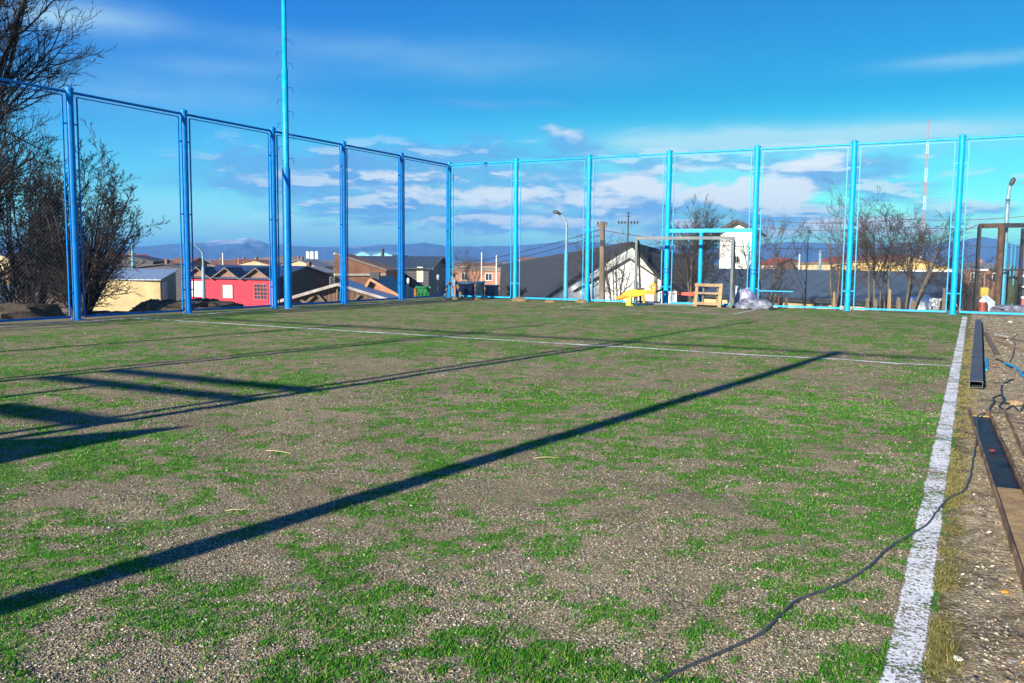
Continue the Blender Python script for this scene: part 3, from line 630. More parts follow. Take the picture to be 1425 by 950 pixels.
# dark soil heaps under the left fence
for (px, dist, w, dpt, h_, lab) in ((8, 24.5, 2.6, 1.8, 420, 'dark soil heap at the far left under the big bare tree'), (276, 25.5, 1.9, 1.6, 415, 'dark soil heap in front of the red house'), (218, 27, 1.5, 1.5, 415, 'dark soil heap before the beige shed'), (352, 26.5, .9, 1.0, 429, 'low dark soil ridge before the red house windows'), (450, 29.6, 2.0, 1.2, 420, 'low grassy soil ridge before the brown sheds'), (140, 25, 2.2, 1.2, 431, 'low dark soil ridge under the bushy bare tree')):
    q = D(px, 400, dist); q[2] = float(terr(np.array(q[0]), np.array(q[1])))-.1; lump('soil_heap', lab, 'heap', q, (w, dpt, max(.12, float(D(px, h_, dist)[2])-q[2])), int(px) % 89+2, M_SOIL, YAW+1.1, group='soil heaps along the left fence', fold=.3)
# ------------------------------------------------------------------ buildings
TOWN = -3.15
def flat(p): return np.array([p[0], p[1], 0.])
def wallface(mb, a, b, z0, z1, t): mb
def house(name, label, cat, C, L, Gp, zeave, zridge, wallm, roofm, gablem=None, over=.25, z0=TOWN-.3, thick=.12, group=None, frontm=None, trim=None):
    """C near corner, L end of the long (eave) wall, Gp end of the gable wall: ground points; ridge runs along C-L"""
    C, L, Gp = flat(C), flat(L), flat(Gp); Fp = L+Gp-C; u = (L-C)/np.linalg.norm(L-C); v = (Gp-C)/np.linalg.norm(Gp-C)
    t = thing(name, label, cat, (*C[:2], z0), group); Z = lambda p, z: (p[0], p[1], z)
    mid, mid2 = (C+Gp)/2, (L+Fp)/2
    body = MB()
    body.mesh([Z(C, z0), Z(Gp, z0), Z(Fp, z0), Z(L, z0), Z(C, zeave), Z(Gp, zeave), Z(Fp, zeave), Z(L, zeave), Z(mid, zridge-.02), Z(mid2, zridge-.02)],
              [(0, 3, 7, 4), (1, 2, 6, 5), (0, 1, 5, 8, 4), (3, 7, 9, 6, 2), (4, 8, 9, 7), (5, 6, 9, 8), (0, 1, 2, 3)])
    w = body.build('wall', wallm, t)
    if frontm:   # cladding boards proud of the eave wall
        n_ = -v*.03; fc = MB(); fc.hexa([Z(C+n_, z0), Z(L+n_, z0), Z(L, z0), Z(C, z0), Z(C+n_, zeave), Z(L+n_, zeave), Z(L, zeave), Z(C, zeave)]); fc.build('front_wall', frontm, t)
    if gablem:
        n_ = -u*.03; fc = MB(); poly = [Z(C+n_, z0), Z(Gp+n_, z0), Z(Gp+n_, zeave), Z(mid+n_, zridge-.02), Z(C+n_, zeave)]; fc.extrude(poly, tuple(u*.028)); fc.build('gable_wall', gablem, t)
    sl = (zridge-zeave)/(np.linalg.norm(Gp-C)/2)
    for side in (0, 1):
        e0, e1 = (C, L) if side == 0 else (Gp, Fp); s_ = -v if side == 0 else v
        q = [Z(e0-u*over+s_*over, zeave-sl*over+.03), Z(e1+u*over+s_*over, zeave-sl*over+.03), Z(mid2+u*over, zridge+.03), Z(mid-u*over, zridge+.03)]
        MB().slab(q, thick*.6).build('roof', roofm, t)
        if trim:
            MB().beam(np.array(q[0])-[*(u[:2]*.02), .03], np.array(q[3])-[*(u[:2]*.02), .03], .03, .16).build('barge_board', trim, t)
    return t, dict(C=C, L=L, G=Gp, u=u, v=v, mid=mid, mid2=mid2)
def pane(t, A, B, u0, u1, z0, z1, framem, glassm, n, mull=(1, 1), name='window', fw=.07):
    """window between fractions u0..u1 of wall A-B, proud along n"""
    A, B = flat(A), flat(B); e = (B-A)/np.linalg.norm(B-A); L = np.linalg.norm(B-A); a = A+e*L*u0; b = A+e*L*u1
    f = MB(); n = np.array(n)/np.linalg.norm(n)
    for p in (a, b): f.hexa([(*(p-e*fw/2)[:2], z0), (*(p+e*fw/2)[:2], z0), (*(p+e*fw/2+n*.06)[:2], z0), (*(p-e*fw/2+n*.06)[:2], z0), (*(p-e*fw/2)[:2], z1), (*(p+e*fw/2)[:2], z1), (*(p+e*fw/2+n*.06)[:2], z1), (*(p-e*fw/2+n*.06)[:2], z1)])
    off = n*.03
    for z in (z0, z1): f.beam((*(a+off)[:2], z), (*(b+off)[:2], z), .064, fw)
    for k in range(1, mull[0]): p = a+(b-a)*k/mull[0]+off; f.beam((*p[:2], z0), (*p[:2], z1), .04, .04)
    for k in range(1, mull[1]): z = z0+(z1-z0)*k/mull[1]; f.beam((*(a+off)[:2], z), (*(b+off)[:2], z), .04, .04)
    w = f.build(name, framem, t); gl_ = MB(); h = n*.012
    gl_.hexa([(*a[:2], z0), (*b[:2], z0), (*(b+h)[:2], z0), (*(a+h)[:2], z0), (*a[:2], z1), (*b[:2], z1), (*(b+h)[:2], z1), (*(a+h)[:2], z1)]); gl_.build('pane', glassm, w)
    return w
def zat(px, py, dist): return float(D(px, py, dist)[2])

# red house with three little gables, its dark gable end turned to the right
M_RED = stripes('red_boards', (.50, .008, .034), (.38, .006, .026), 'Z', 6, .6, var=.14, bump=.6)
M_NAVY = stripes('navy_sheet_roof', (.022, .045, .115), (.035, .07, .16), 'X', 3, .55, .1)
M_DKWALL = stripes('dark_boards', (.035, .034, .042), (.055, .052, .06), 'Z', 4, .8)
C_, L_, G_ = D(380, 420, 58), D(258, 420, 63), D(459, 420, 69)
t, h = house('red_house', 'red boarded house with three small gables and white windows beyond the left fence', 'house', C_, L_, G_, zat(380, 387, 58), zat(434, 370.5, 63.5), M_DKWALL, M_NAVY, over=.35, frontm=M_RED)
ze = zat(380, 387, 58); FW = lambda f_: h['C']+(h['L']-h['C'])*f_
for cx in (.16, .50, .83):
    wd = .145; A, B, K = FW(cx-wd), FW(cx+wd), FW(cx); zt = ze+.62; o_ = -h['v']*.06
    g_ = MB(); g_.extrude([(*(A+o_)[:2], ze-.03), (*(B+o_)[:2], ze-.03), (*(K+o_)[:2], zt)], tuple(h['v']*1.2)); gg = g_.build('gable', material('gable_board', (.18, .095, .065), .8), t)
    rf = MB(); ov = -h['v']*.45
    for P_ in (A, B):
        d_ = (P_-K)/np.linalg.norm(P_-K)*.22
        rf.slab([(*(K+ov)[:2], zt+.05), (*(K+h['v']*2.2)[:2], zt+.05), (*(P_+d_+h['v']*1.2)[:2], ze-.10), (*(P_+d_+ov)[:2], ze-.10)], .07)
    rf.build('gable_roof', material('weathered_roof', (.10, .085, .08), .7, 0, .3, 5), gg)
nv = -h['v']; wz0, wz1 = zat(330, 413.5, 60), zat(330, 394, 60)
M_CURT = material('curtain_glass', (.66, .69, .66), .3, 0, .25, 3, spec=.6)
M_REDTRIM = material('dull_red_frame', (.30, .05, .06), .6, 0, .3, 4)
pane(t, FW(0)+nv*.034, FW(1)+nv*.034, .775, .905, wz0, wz1+.05, M_WHITE, M_CURT, nv, (2, 3)); pane(t, FW(0)+nv*.034, FW(1)+nv*.034, .44, .56, wz0-.08, wz1-.1, M_REDTRIM, M_CURT, nv, (1, 1)); pane(t, FW(0)+nv*.034, FW(1)+nv*.034, .055, .20, wz0-.08, wz1-.0, M_REDTRIM, M_GLASS, nv, (4, 4))
MB().beam((*(h['C']+h['v']*.1-h['u']*.08)[:2], TOWN), (*(h['C']+h['v']*.1-h['u']*.08)[:2], ze-.05), .16, .16).build('corner_board', M_WHITE, t)

# beige shed with a pale sheet roof
M_BEIGE = material('beige_render', (.46, .36, .19), .9, 0, .14, 1.2, .3, 20, dirt=(.28, .21, .12), dirt_amt=.4)
M_PALEROOF = stripes('pale_sheet_roof', (.30, .36, .44), (.38, .44, .52), (math.cos(.5), math.sin(.5), 0), 2.4, .4, .3)
d1 = 63.; t = thing('beige_shed', 'beige rendered shed with pale sheet roof and white door behind the bushy bare tree', 'shed', D(180, 430, d1))
a, b, c_, d_ = D(128, 400, d1+1), D(223, 400, d1), D(245, 400, d1+9), D(150, 400, d1+10)
zf_, zb_ = zat(222, 389, d1), zat(240, 375.5, d1+9)
bo = MB(); P4 = [a, b, c_, d_]; bo.hexa([(*q[:2], TOWN-.3) for q in P4]+[(a[0], a[1], zf_), (b[0], b[1], zf_), (c_[0], c_[1], zb_), (d_[0], d_[1], zb_)]); bo.build('wall', M_BEIGE, t)
MB().slab([(*(a+(a-b)*.03)[:2], zf_+.04), (*(b+(b-c_)*.04+(b-a)*.02)[:2], zf_+.04), (*(c_+(c_-d_)*.05)[:2], zb_+.09), (*(d_)[:2], zb_+.09)], .08).build('roof', M_PALEROOF, t)
e = (c_-b)/np.linalg.norm(c_-b); nr_ = np.array([e[1], -e[0], 0]); pane(t, b+nr_*.01, c_+nr_*.01, .10, .34, -3.0, zf_-.25, M_WHITE, M_WHITE, nr_, (1, 5), 'door', .1)
MB().beam((*(b+nr_*.05)[:2], -2.9), (*(b+nr_*.05)[:2], zf_-.05), .08, .08).build('downpipe', M_DARKMETAL, t)

# brick building with grey sheet roof and dark gable
M_BRICK = brickmat('brick', (.40, .15, .075), (.30, .11, .058), (.40, .30, .22), 3.2)
M_GREYROOF = stripes('grey_sheet_roof', (.055, .070, .085), (.068, .086, .10), (.9, .44, 0), 1.6, .5, .3, var=.14)
C_, L_, G_ = D(596, 420, 72), D(476, 420, 77), D(622, 420, 84)
t, h = house('brick_building', 'long brick building with grey metal roof and dark gable end beyond the left fence', 'building', C_, L_, G_, zat(596, 372.5, 72), zat(607, 357, 78), M_DKWALL, M_GREYROOF, over=.5, gablem=stripes('gable_sheet', (.06, .066, .08), (.045, .05, .06), (.3, .95, 0), 2, .6), trim=material('fascia', (.20, .22, .24), .6))
A, B = D(466, 420, 66), D(537, 420, 68); nb = -h['v']; br_ = MB(); z1, z2 = zat(466, 353, 66), zat(537, 376, 68)
br_.extrude([(*A[:2], TOWN-.3), (*B[:2], TOWN-.3), (*B[:2], z2), (*A[:2], z1)], tuple(h['v']*6.)); br_.build('brick_wall', M_BRICK, t)
MB().beam((*(A+nb*.03)[:2], z1+.02), (*(B+nb*.03)[:2], z2+.02), .3, .14).build('coping', material('coping', (.40, .30, .22), .9), t)
zc = zat(500, 382, 67); MB().beam((*(A+nb*.05)[:2], zc), (*(B+nb*.05)[:2], zc), .1, .16).build('ledge', material('ledge', (.55, .50, .42), .9), t)
zw = zat(590, 381, 73); pane(t, h['C']+nb*.01, h['L']+nb*.01, .06, .12, zw-.6, zw+.55, M_WHITE, material('yellowed_glass', (.4, .36, .2), .3), nb, (1, 2))
for f_ in (.25, .40): pane(t, h['C']+nb*.01, h['L']+nb*.01, f_, f_+.08, zw-.7, zw+.3, M_DARKMETAL, M_GLASS, nb, (2, 1))
MB().tube([(*(h['mid']+h['u']*6)[:2], zat(607, 357, 78)-.2), (*(h['mid']+h['u']*6)[:2], zat(607, 357, 78)+.7)], .14, 10).build('flue', M_DARKMETAL, t)

# two low brown sheds close behind the fence
M_BROWNB = stripes('brown_boards', (.13, .075, .052), (.085, .05, .036), (.9, .43, 0), 5, .85, bump=.5)
M_BLUEROOF = stripes('blue_grey_sheet', (.20, .26, .40), (.25, .31, .46), (.9, .43, 0), 3, .45, .25, var=.15)
M_SLATE = stripes('grey_green_sheet', (.09, .115, .12), (.115, .14, .145), (.9, .43, 0), 3, .5, .2)
def gable_shed(name, label, pl, pa_, pr, dist, depth, wallm, roofms, over=.25, trimm=None, ddir=None):
    A, K, B = (D(px, py, dist+o) for px, py, o in (pl, pa_, pr)); dv = np.array(ddir)*depth if ddir is not None else flat(D(712, 400, 1))*depth
    t = thing(name, label, 'shed', (*((A+B)/2)[:2], TOWN)); bo = MB()
    bo.extrude([(*A[:2], TOWN-.3), (*B[:2], TOWN-.3), tuple(B), tuple(K), tuple(A)], tuple(dv)); bo.build('wall', wallm, t)
    f_ = -dv/np.linalg.norm(dv)*over
    for P_, rm in ((A, roofms[0]), (B, roofms[1])):
        ex = (P_-K)/np.linalg.norm(P_-K)*over; up_ = np.array([0, 0, .05])
        MB().slab([K+f_+up_, K+dv-f_+up_, P_+ex+dv-f_+up_, P_+ex+f_+up_], .07).build('roof', rm, t)
        MB().beam(K+f_*1.06+up_*.2, P_+ex+f_*1.06+up_*.2, .04, .13).build('barge_board', trimm or M_WOODGREY, t)
    return t, A, K, B, dv
t, A, K, B, dv = gable_shed('brown_shed', 'low brown board shed with timber braces and pale blue roof behind the tall pole', (396, 417, 0), (470, 395.5, 0), (548, 419, 0), 40, 7, M_BROWNB, (M_SLATE, M_BLUEROOF), .35, material('pale_trim', (.34, .31, .29), .8), flat(D(560, 400, 1)))
f_ = -dv/np.linalg.norm(dv)*.06
for (p, q) in (((418, 417), (436, 427)), ((418, 427), (440, 408)), ((470, 398), (470, 430)), ((500, 410), (482, 428)), ((440, 408), (458, 428))): MB().beam(D(*p, 39.9)+f_, D(*q, 39.9)+f_, .06, .10).build('brace', M_WOODGREY, t)
t, A, K, B, dv = gable_shed('grey_roofed_shed', 'low shed with grey green roof and orange brick edge beside the brown shed', (505, 408, 0), (516, 388.5, 0), (566, 417, 0), 46, 8, M_BRICK, (M_SLATE, M_SLATE), .3, material('orange_trim', (.42, .20, .10), .8), flat(D(700, 400, 1)))
MB().box(K+flat(dv)*.2+[0, 0, .1], (.5, .5, .5), YAW).build('vent', M_DARKMETAL, t)
# green and blue boxes, leaning sheet
def crate(label, x0, x1, y0, y1, dist, m, cat='bin', group='boxes behind the corner post', ribs=3, name='waste_container', depth=1.3, edge=None, lidm=None):
    a, b = D(x0, y1, dist), D(x1, y1, dist); zb = float(terr(np.array(a[0]), np.array(a[1])))-.05; zt = zat(x0, y0, dist)
    t = thing(name, label, cat, (*((a+b)/2)[:2], zb), group); e = flat(b-a); w = np.linalg.norm(e); e /= w; n_ = np.array([-e[1], e[0], 0])
    c = (a+b)/2+n_*depth/2; rz = math.atan2(e[1], e[0])
    MB().box((*c[:2], (zb+.1+zt)/2), (w, depth, zt-zb-.1), rz).build('body', m, t, bevel=.03)
    MB().box((*c[:2], zt+.035), (w+.08, depth+.08, .06), rz).build('lid', lidm or m, t, bevel=.015)
    for k in range(ribs): 
        q = a+e*w*(k+.5)/ribs-n_*.025; MB().box((*q[:2], (zb+zt)/2), (.07, .06, zt-zb-.3), rz).build('rib', m, t)
    for s_ in (.08, .92): q = a+e*w*s_+n_*.1; MB().box((*q[:2], zb+.06), (.14, .2, .14), rz).build('foot', M_DARKMETAL, t)
    if edge: q = a-e*.04; MB().box((*q[:2], (zb+zt)/2), (.09, .12, zt-zb), rz).build('edge_post', edge, t)
    return t
crate('bright green slatted bin left of the corner post', 579, 598, 401, 417, 38.5, material('green_paint', (.06, .42, .10), .5, 0, .2, 4), edge=M_ORA, ribs=4)
crate('navy blue box just right of the corner post', 634, 660, 395, 416, 38, material('navy_paint', (.008, .024, .11), .5, 0, .25, 4), lidm=material('pale_blue_lid', (.30, .42, .50), .5))
crate('grey green box right of the navy one', 661.5, 674, 394, 416, 37.6, material('teal_grey_paint', (.10, .17, .20), .5, 0, .25, 4), ribs=2, lidm=material('pale_lid', (.46, .52, .50), .6))
crate('slate blue box farther right in the row behind the fence', 675, 694, 399, 416, 39.5, material('slate_paint', (.08, .12, .17), .5, 0, .25, 4), ribs=3)
o = MB(); A, B, C2, D2 = D(597, 418.5, 36), D(619, 418.5, 36), D(629, 393, 37.2), D(618, 393, 37.2)
o.slab([A, B, C2, D2], .06); t = thing('metal_sheet', 'grey blue metal sheet leaning beside the green bin', 'sheet', A); o.build('sheet', M_SLATE, t)
MB().tube([D2, D(626, 417, 38)], .04, 8).build('support_leg', M_GREYMETAL, t)

# big dark roof with the white front gable
M_SHING = stripes('dark_tile_roof', (.017, .019, .027), (.022, .024, .032), 'Z', 5, .85, 0, var=.25, bump=.25)
M_DKTRIM = material('dark_trim', (.022, .018, .017), .6, 0, .2, 3)
dg = 46.; K = D(878, 338, dg); A = D(749, 421, dg-.6); B = D(946, 419, dg+1.5)
t = thing('gabled_house', 'white gabled house with a big dark tiled roof beyond the far fence', 'house', (*((A+B)/2)[:2], TOWN))
away = flat(D(850, 400, 1))
B2 = D(962, 408, dg+2); bo = MB(); bo.extrude([(*A[:2], TOWN-.3), (*B[:2], TOWN-.3), tuple(B), tuple(K), tuple(A)], tuple(away*7)); bo.build('wall', M_WHITE, t)
Kf, Kb = K-away*.2, D(697, 369, 78); Ab, Af = D(694, 419, 72), A-away*.2+(A-K)*.03
MB().slab([Kf+[0, 0, .08], Kb+[0, 0, .08], Ab, Af], .16).build('roof', M_SHING, t)
Kr, Br = D(966, 361, 58), D(1004, 392, 55); Bf = B-away*.2+(B-K)*.03
MB().slab([Kf+[0, 0, .08], Kr+[0, 0, .05], Br, Bf], .16).build('roof', M_SHING, t)
for P_ in (A, B): MB().beam(Kf-away*.03, P_-away*.23+(P_-K)*.03, .05, .10).build('barge_board', M_DKTRIM, t)
# inner porch gable
Kp, Ap, Bp_ = D(876, 360, dg-1.6), D(800, 404, dg-1.8), D(942, 404, dg-1.2); pf = -away*.0
bo = MB(); bo.extrude([(*Ap[:2], TOWN-.3), (*Bp_[:2], TOWN-.3), tuple(Bp_), tuple(Kp), tuple(Ap)], tuple(away*1.3)); po = bo.build('porch', M_WHITE, t)
for P_ in (Ap, Bp_): MB().slab([Kp-away*.12+[0, 0, .06], Kp+away*1.2+[0, 0, .06], P_+away*1.2+(P_-Kp)*.04+[0, 0, .04], P_-away*.12+(P_-Kp)*.04+[0, 0, .04]], .09).build('porch_roof', M_DKTRIM, po)
MB().beam(D(912.5, 432, dg-2.2), D(912.5, 385, dg-2.2), .16, .16).build('porch_post', M_WOODGREY, po)
o = MB(); o.hexa([D(918, 404, dg-1.4), D(936, 404, dg-1.4), D(936, 404, dg-1.3), D(918, 404, dg-1.3), D(920, 393, dg-1.4), D(933, 393, dg-1.4), D(933, 393, dg-1.3), D(920, 393, dg-1.3)]); o.build('window', M_GLASS, po)
for px, py in ((847, 364), (845, 373)): o = MB(); q = D(px-65, py+2, 56); 
# white tower house
dt = 86.; C_, L_, G_ = D(1000, 400, dt), D(1010, 400, dt+5), D(1046, 400, dt)
t, h = house('white_tower', 'tall narrow white house rising behind the blue frame of the goal', 'house', C_, L_, G_, zat(1000, 319, dt), zat(1023, 306.5, dt), M_WHITE, M_DKTRIM, over=.75, z0=TOWN-.3, thick=.35, trim=M_DKTRIM)
pane(t, h['C']-h['u']*.01, h['G']-h['u']*.01, .42, .60, zat(1023, 366, dt), zat(1023, 356, dt), M_WHITE, M_GLASS, -h['u'], (2, 1))
# long blue-grey roof
M_LONG = stripes('blue_grey_roof', (.055, .085, .12), (.066, .098, .138), (.88, -.47, 0), 1.3, .5, .25, var=.22, vscale=.6)
C_, L_, G_ = D(980, 420, 48), D(1352, 420, 40.5), D(985, 420, 57.0)
t, h = house('long_shed', 'long low beige building under a blue grey sheet roof along the far fence', 'building', C_, L_, G_, zat(1100, 413.5, 45.2), zat(1225, 377.5, 47), M_BEIGE, M_LONG, over=.45, trim=M_WOODGREY)
nb = -h['v']
for f_ in (.12, .3, .48, .7, .86): pane(t, h['C']+nb*.01, h['L']+nb*.01, f_, f_+.05, zat(1100, 424, 45), zat(1100, 416.5, 45), M_WOODGREY, M_GLASS, nb, (2, 1))
MB().beam((*(h['C']+nb*.46)[:2], zat(1100, 414.5, 45.2)), (*(h['L']+nb*.46)[:2], zat(1100, 414.5, 45.2)), .1, .1).build('gutter', M_DARKMETAL, t)
# red-roofed row and the straw coloured roof behind it
M_REDROOF = stripes('red_sheet_roof', (.36, .085, .042), (.28, .062, .032), (.88, -.47, 0), 1.2, .6, .1, var=.25)
M_STRAW = material('straw_yellow_sheet', (.52, .36, .12), .8, 0, .25, .5, .3, 6)
def far_house(label, x0, x1, ytop, yeave, dist, wallm, roofm, group='houses of the town beyond the fence', depth=7., skew=0., name='house', win=True):
    C_, L_ = D(x0, 400, dist+skew), D(x1, 400, dist-skew); e = flat(L_-C_); e /= np.linalg.norm(e); v = np.array([-e[1], e[0], 0]); G_ = C_+v*depth
    xm_ = (x0+x1)/2; t, h = house(name, label, 'house', C_, L_, G_, zat(xm_, yeave, dist), zat(xm_, ytop, dist+depth/2), wallm, roofm, over=.35, z0=-4.2, group=group)
    ze = zat(xm_, yeave, dist)
    if win:
        n_w = max(2, int(np.linalg.norm(L_-C_)/3.5)); 
        for k in range(n_w): f_ = (k+.35)/n_w; pane(t, h['C']-v*.01, h['L']-v*.01, f_, f_+.28/n_w, ze-1.6, ze-.5, M_WHITE, M_GLASS, -v, (2, 1))
        K_ = h['C']+(h['L']-h['C'])*.3+v*depth*.55; zr = zat(xm_, ytop, dist+depth/2); MB().box((*K_[:2], zr+.1), (.35, .35, .7)).build('chimney', M_BRW if 'M_BRW' in globals() else M_BRICK, t)
    return t
far_house('long red roofed house behind the blue grey roof, between two far posts', 1133, 1182, 357, 364.5, 118, M_BEIGE, M_REDROOF, skew=2)
far_house('short red roofed house behind the bare saplings right of the long red roof', 1184, 1228, 354.5, 364, 112, M_BEIGE, M_REDROOF, skew=2)
# barrel roofed straw hall
ds = 78.; t = thing('straw_hall', 'straw yellow humped roof showing above the blue grey roof at right', 'building', D(1240, 400, ds)); prof = [(1148, 379), (1165, 369), (1185, 364.5), (1215, 363.5), (1245, 363), (1270, 363.5), (1290, 365.5), (1303, 370), (1316, 372.5), (1319, 370.8), (1322, 378)]
top = [D(px, py, ds) for px, py in prof]; back = flat(D(1235, 400, 1))*9
o = MB(); o.extrude([(*top[0][:2], TOWN-.3), (*top[-1][:2], TOWN-.3)]+[tuple(p) for p in top[::-1]], tuple(back)); o.build('hall_wall', M_STRAW, t)
for i in range(len(top)-1): pass
o = MB()
for i in range(len(top)-1): o.slab([top[i]+[0, 0, .06]-back*.04, top[i+1]+[0, 0, .06]-back*.04, top[i+1]+back*1.03+[0, 0, .06], top[i]+back*1.03+[0, 0, .06]], .05)
o.build('roof', M_STRAW, t); MB().beam(D(1250, 377, ds-.3), D(1327, 376.5, ds-.3), .12, .16).build('eave_board', M_WHITE, t)
M_TAN = material('tan_wall', (.40, .30, .19), .9, 0, .2, 1)
o = thing('garden_wall', 'tan wall strip behind the blue grey roof, left of the long red roof', 'wall', D(1100, 380, 100)); w_ = MB(); w_.hexa([D(1104, 400, 100), D(1160, 400, 96), D(1160, 400, 96.4), D(1104, 400, 100.4), D(1104, 366.5, 100), D(1160, 366.5, 96), D(1160, 366.5, 96.4), D(1104, 366.5, 100.4)]); w_.build('panel', M_TAN, o); w_ = MB(); w_.beam(D(1103, 366, 100), D(1161, 366, 96), .5, .15); w_.build('coping', M_WOODGREY, o)
# town houses far off
M_BRW = material('brown_wall', (.17, .085, .055), .9, 0, .25, 1); M_PINK = material('pink_wall', (.5, .26, .19), .9, 0, .15, 1); M_DKROOF = material('dark_far_roof', (.05, .05, .06), .7, 0, .2, 1)
M_BRROOF = material('brown_far_roof', (.20, .09, .055), .8, 0, .25, 1); M_GRROOF = material('grey_far_roof', (.17, .19, .22), .6, .1, .2, 1); M_LBROOF = material('light_blue_roof', (.16, .36, .52), .5, .1, .2, 1)
far_house('low brick terrace with a red door left of the big dark roof', 630, 697, 371.5, 375.5, 135, M_BRICK, M_TAN, depth=9)
FAR = [(150, 212, 354, 359, 118, M_BRW, M_REDROOF, 'red roofed house behind the crown of the bushy bare tree'), (214, 236, 356, 363, 106, M_DKWALL, M_DKROOF, 'small dark house between the bushy tree and the first full fence bay'),
       (236, 262, 358.5, 366, 128, M_BRICK, M_BRROOF, 'brick house just left of the second left post'), (268, 292, 367, 372, 96, M_DKWALL, M_DKROOF, 'small dark roof peeping above the left end of the red house'), (296, 330, 362, 367, 150, M_PINK, M_BRROOF, 'pinkish house above the middle of the red house roof'),
       (334, 372, 361, 367, 165, M_PINK, M_REDROOF, 'red roofed house above the right end of the red house roof'), (376, 398, 362, 368, 140, M_TAN, M_BRROOF, 'tan house glimpsed between the third post and the tall pole'), (405, 440, 360, 366, 175, M_BRW, M_GRROOF, 'grey roofed house just right of the tall pole'),
       (440, 464, 362, 370, 130, M_TAN, M_GRROOF, 'tan house with grey roof left of the brick building'), (443, 462, 371, 378, 84, M_LBROOF, M_GRROOF, 'pale blue hut tucked against the brick building'), (515, 545, 350, 354, 250, M_LBROOF, M_LBROOF, 'light blue hall peeping above the brick building roof, left one'), (546, 568, 350.5, 354.5, 230, M_LBROOF, M_LBROOF, 'light blue hall with dark chimney beside the fourth left post'),
       (622, 634, 374, 380, 110, M_PINK, M_BRROOF, 'small pinkish house between the brick gable and the corner post'), (1056, 1080, 359, 366, 150, M_BRW, M_REDROOF, 'small red roofed house right of the white tower'), (20, 60, 352, 360, 120, M_TAN, M_GRROOF, 'tan house behind the lowest branches of the big bare tree'), (-10, 18, 392, 400, 70, M_LBROOF, M_LBROOF, 'blue hut at the extreme left under the big bare tree'), (70, 110, 356, 364, 140, M_BRW, M_BRROOF, 'brown house behind the first left post'), (640, 690, 365.5, 369.5, 260, M_TAN, M_BRROOF, 'distant brown roofed house behind the brick terrace'), (1340, 1400, 366, 374, 120, M_BRW, M_GRROOF, 'grey roofed house behind the rusty steel frame'), (724, 760, 358, 362, 300, M_PINK, M_BRROOF, 'distant house just above the left slope of the big dark roof')]
for (x0, x1, yt, ye_, di_, wm_, rm_, lab) in FAR: far_house(lab, x0, x1, yt, ye_, di_, wm_, rm_, depth=6 if di_ < 200 else 9, skew=random.uniform(-2, 2), win=di_ < 180)
for k, (px, lab) in enumerate(((428.5, 'leftmost of three white storage tanks on the distant hill'), (434.5, 'middle one of three white storage tanks on the distant hill'), (441, 'rightmost of three white storage tanks on the distant hill'))):
    q = D(px, 355, 640); zb = float(terr(np.array(q[0]), np.array(q[1])))-.5; t = thing('storage_tank', lab, 'tank', (q[0], q[1], zb), 'white tanks on the hill'); zt = zat(px, 350, 640)
    MB().tube([(q[0], q[1], zb), (q[0], q[1], zt)], 1.25, 18).build('shell', M_WHITE, t, True); MB().tube([(q[0], q[1], zt), (q[0], q[1], zt+.35)], [1.3, .3], 18).build('roof', M_WHITE, t, True)
# ------------------------------------------------------------------ bare trees
def tubes_mesh(name, segs, nside, m, parent):
    S = np.array(segs, float); p0, p1, r0, r1 = S[:, :3], S[:, 3:6], S[:, 6], S[:, 7]
    d = p1-p0; d /= np.maximum(np.linalg.norm(d, axis=1), 1e-6)[:, None]
    ref = np.where(np.abs(d[:, 2:3]) < .9, np.array([[0, 0, 1.]]), np.array([[1., 0, 0]])); x = np.cross(d, ref); x /= np.linalg.norm(x, axis=1)[:, None]; y = np.cross(d, x)
    V = []
    for P, r in ((p0, r0), (p1+d*(r1*.4)[:, None], r1)):
        for j in range(nside):
            a = 2*math.pi*j/nside; V.append(P+(x*math.cos(a)+y*math.sin(a))*r[:, None])
    V = np.stack(V, 1); k = len(S)
    F = np.array([(j, (j+1) % nside, nside+(j+1) % nside, nside+j) for j in range(nside)])[None]+(np.arange(k)*2*nside)[:, None, None]
    return raw_mesh(name, V.reshape(-1, 3), F, 4, m, parent, smooth=nside > 3)
CR = np.array([RGT[0], RGT[1], 0]); CR /= np.linalg.norm(CR)
CF = np.array([-math.sin(YAW), math.cos(YAW), 0])
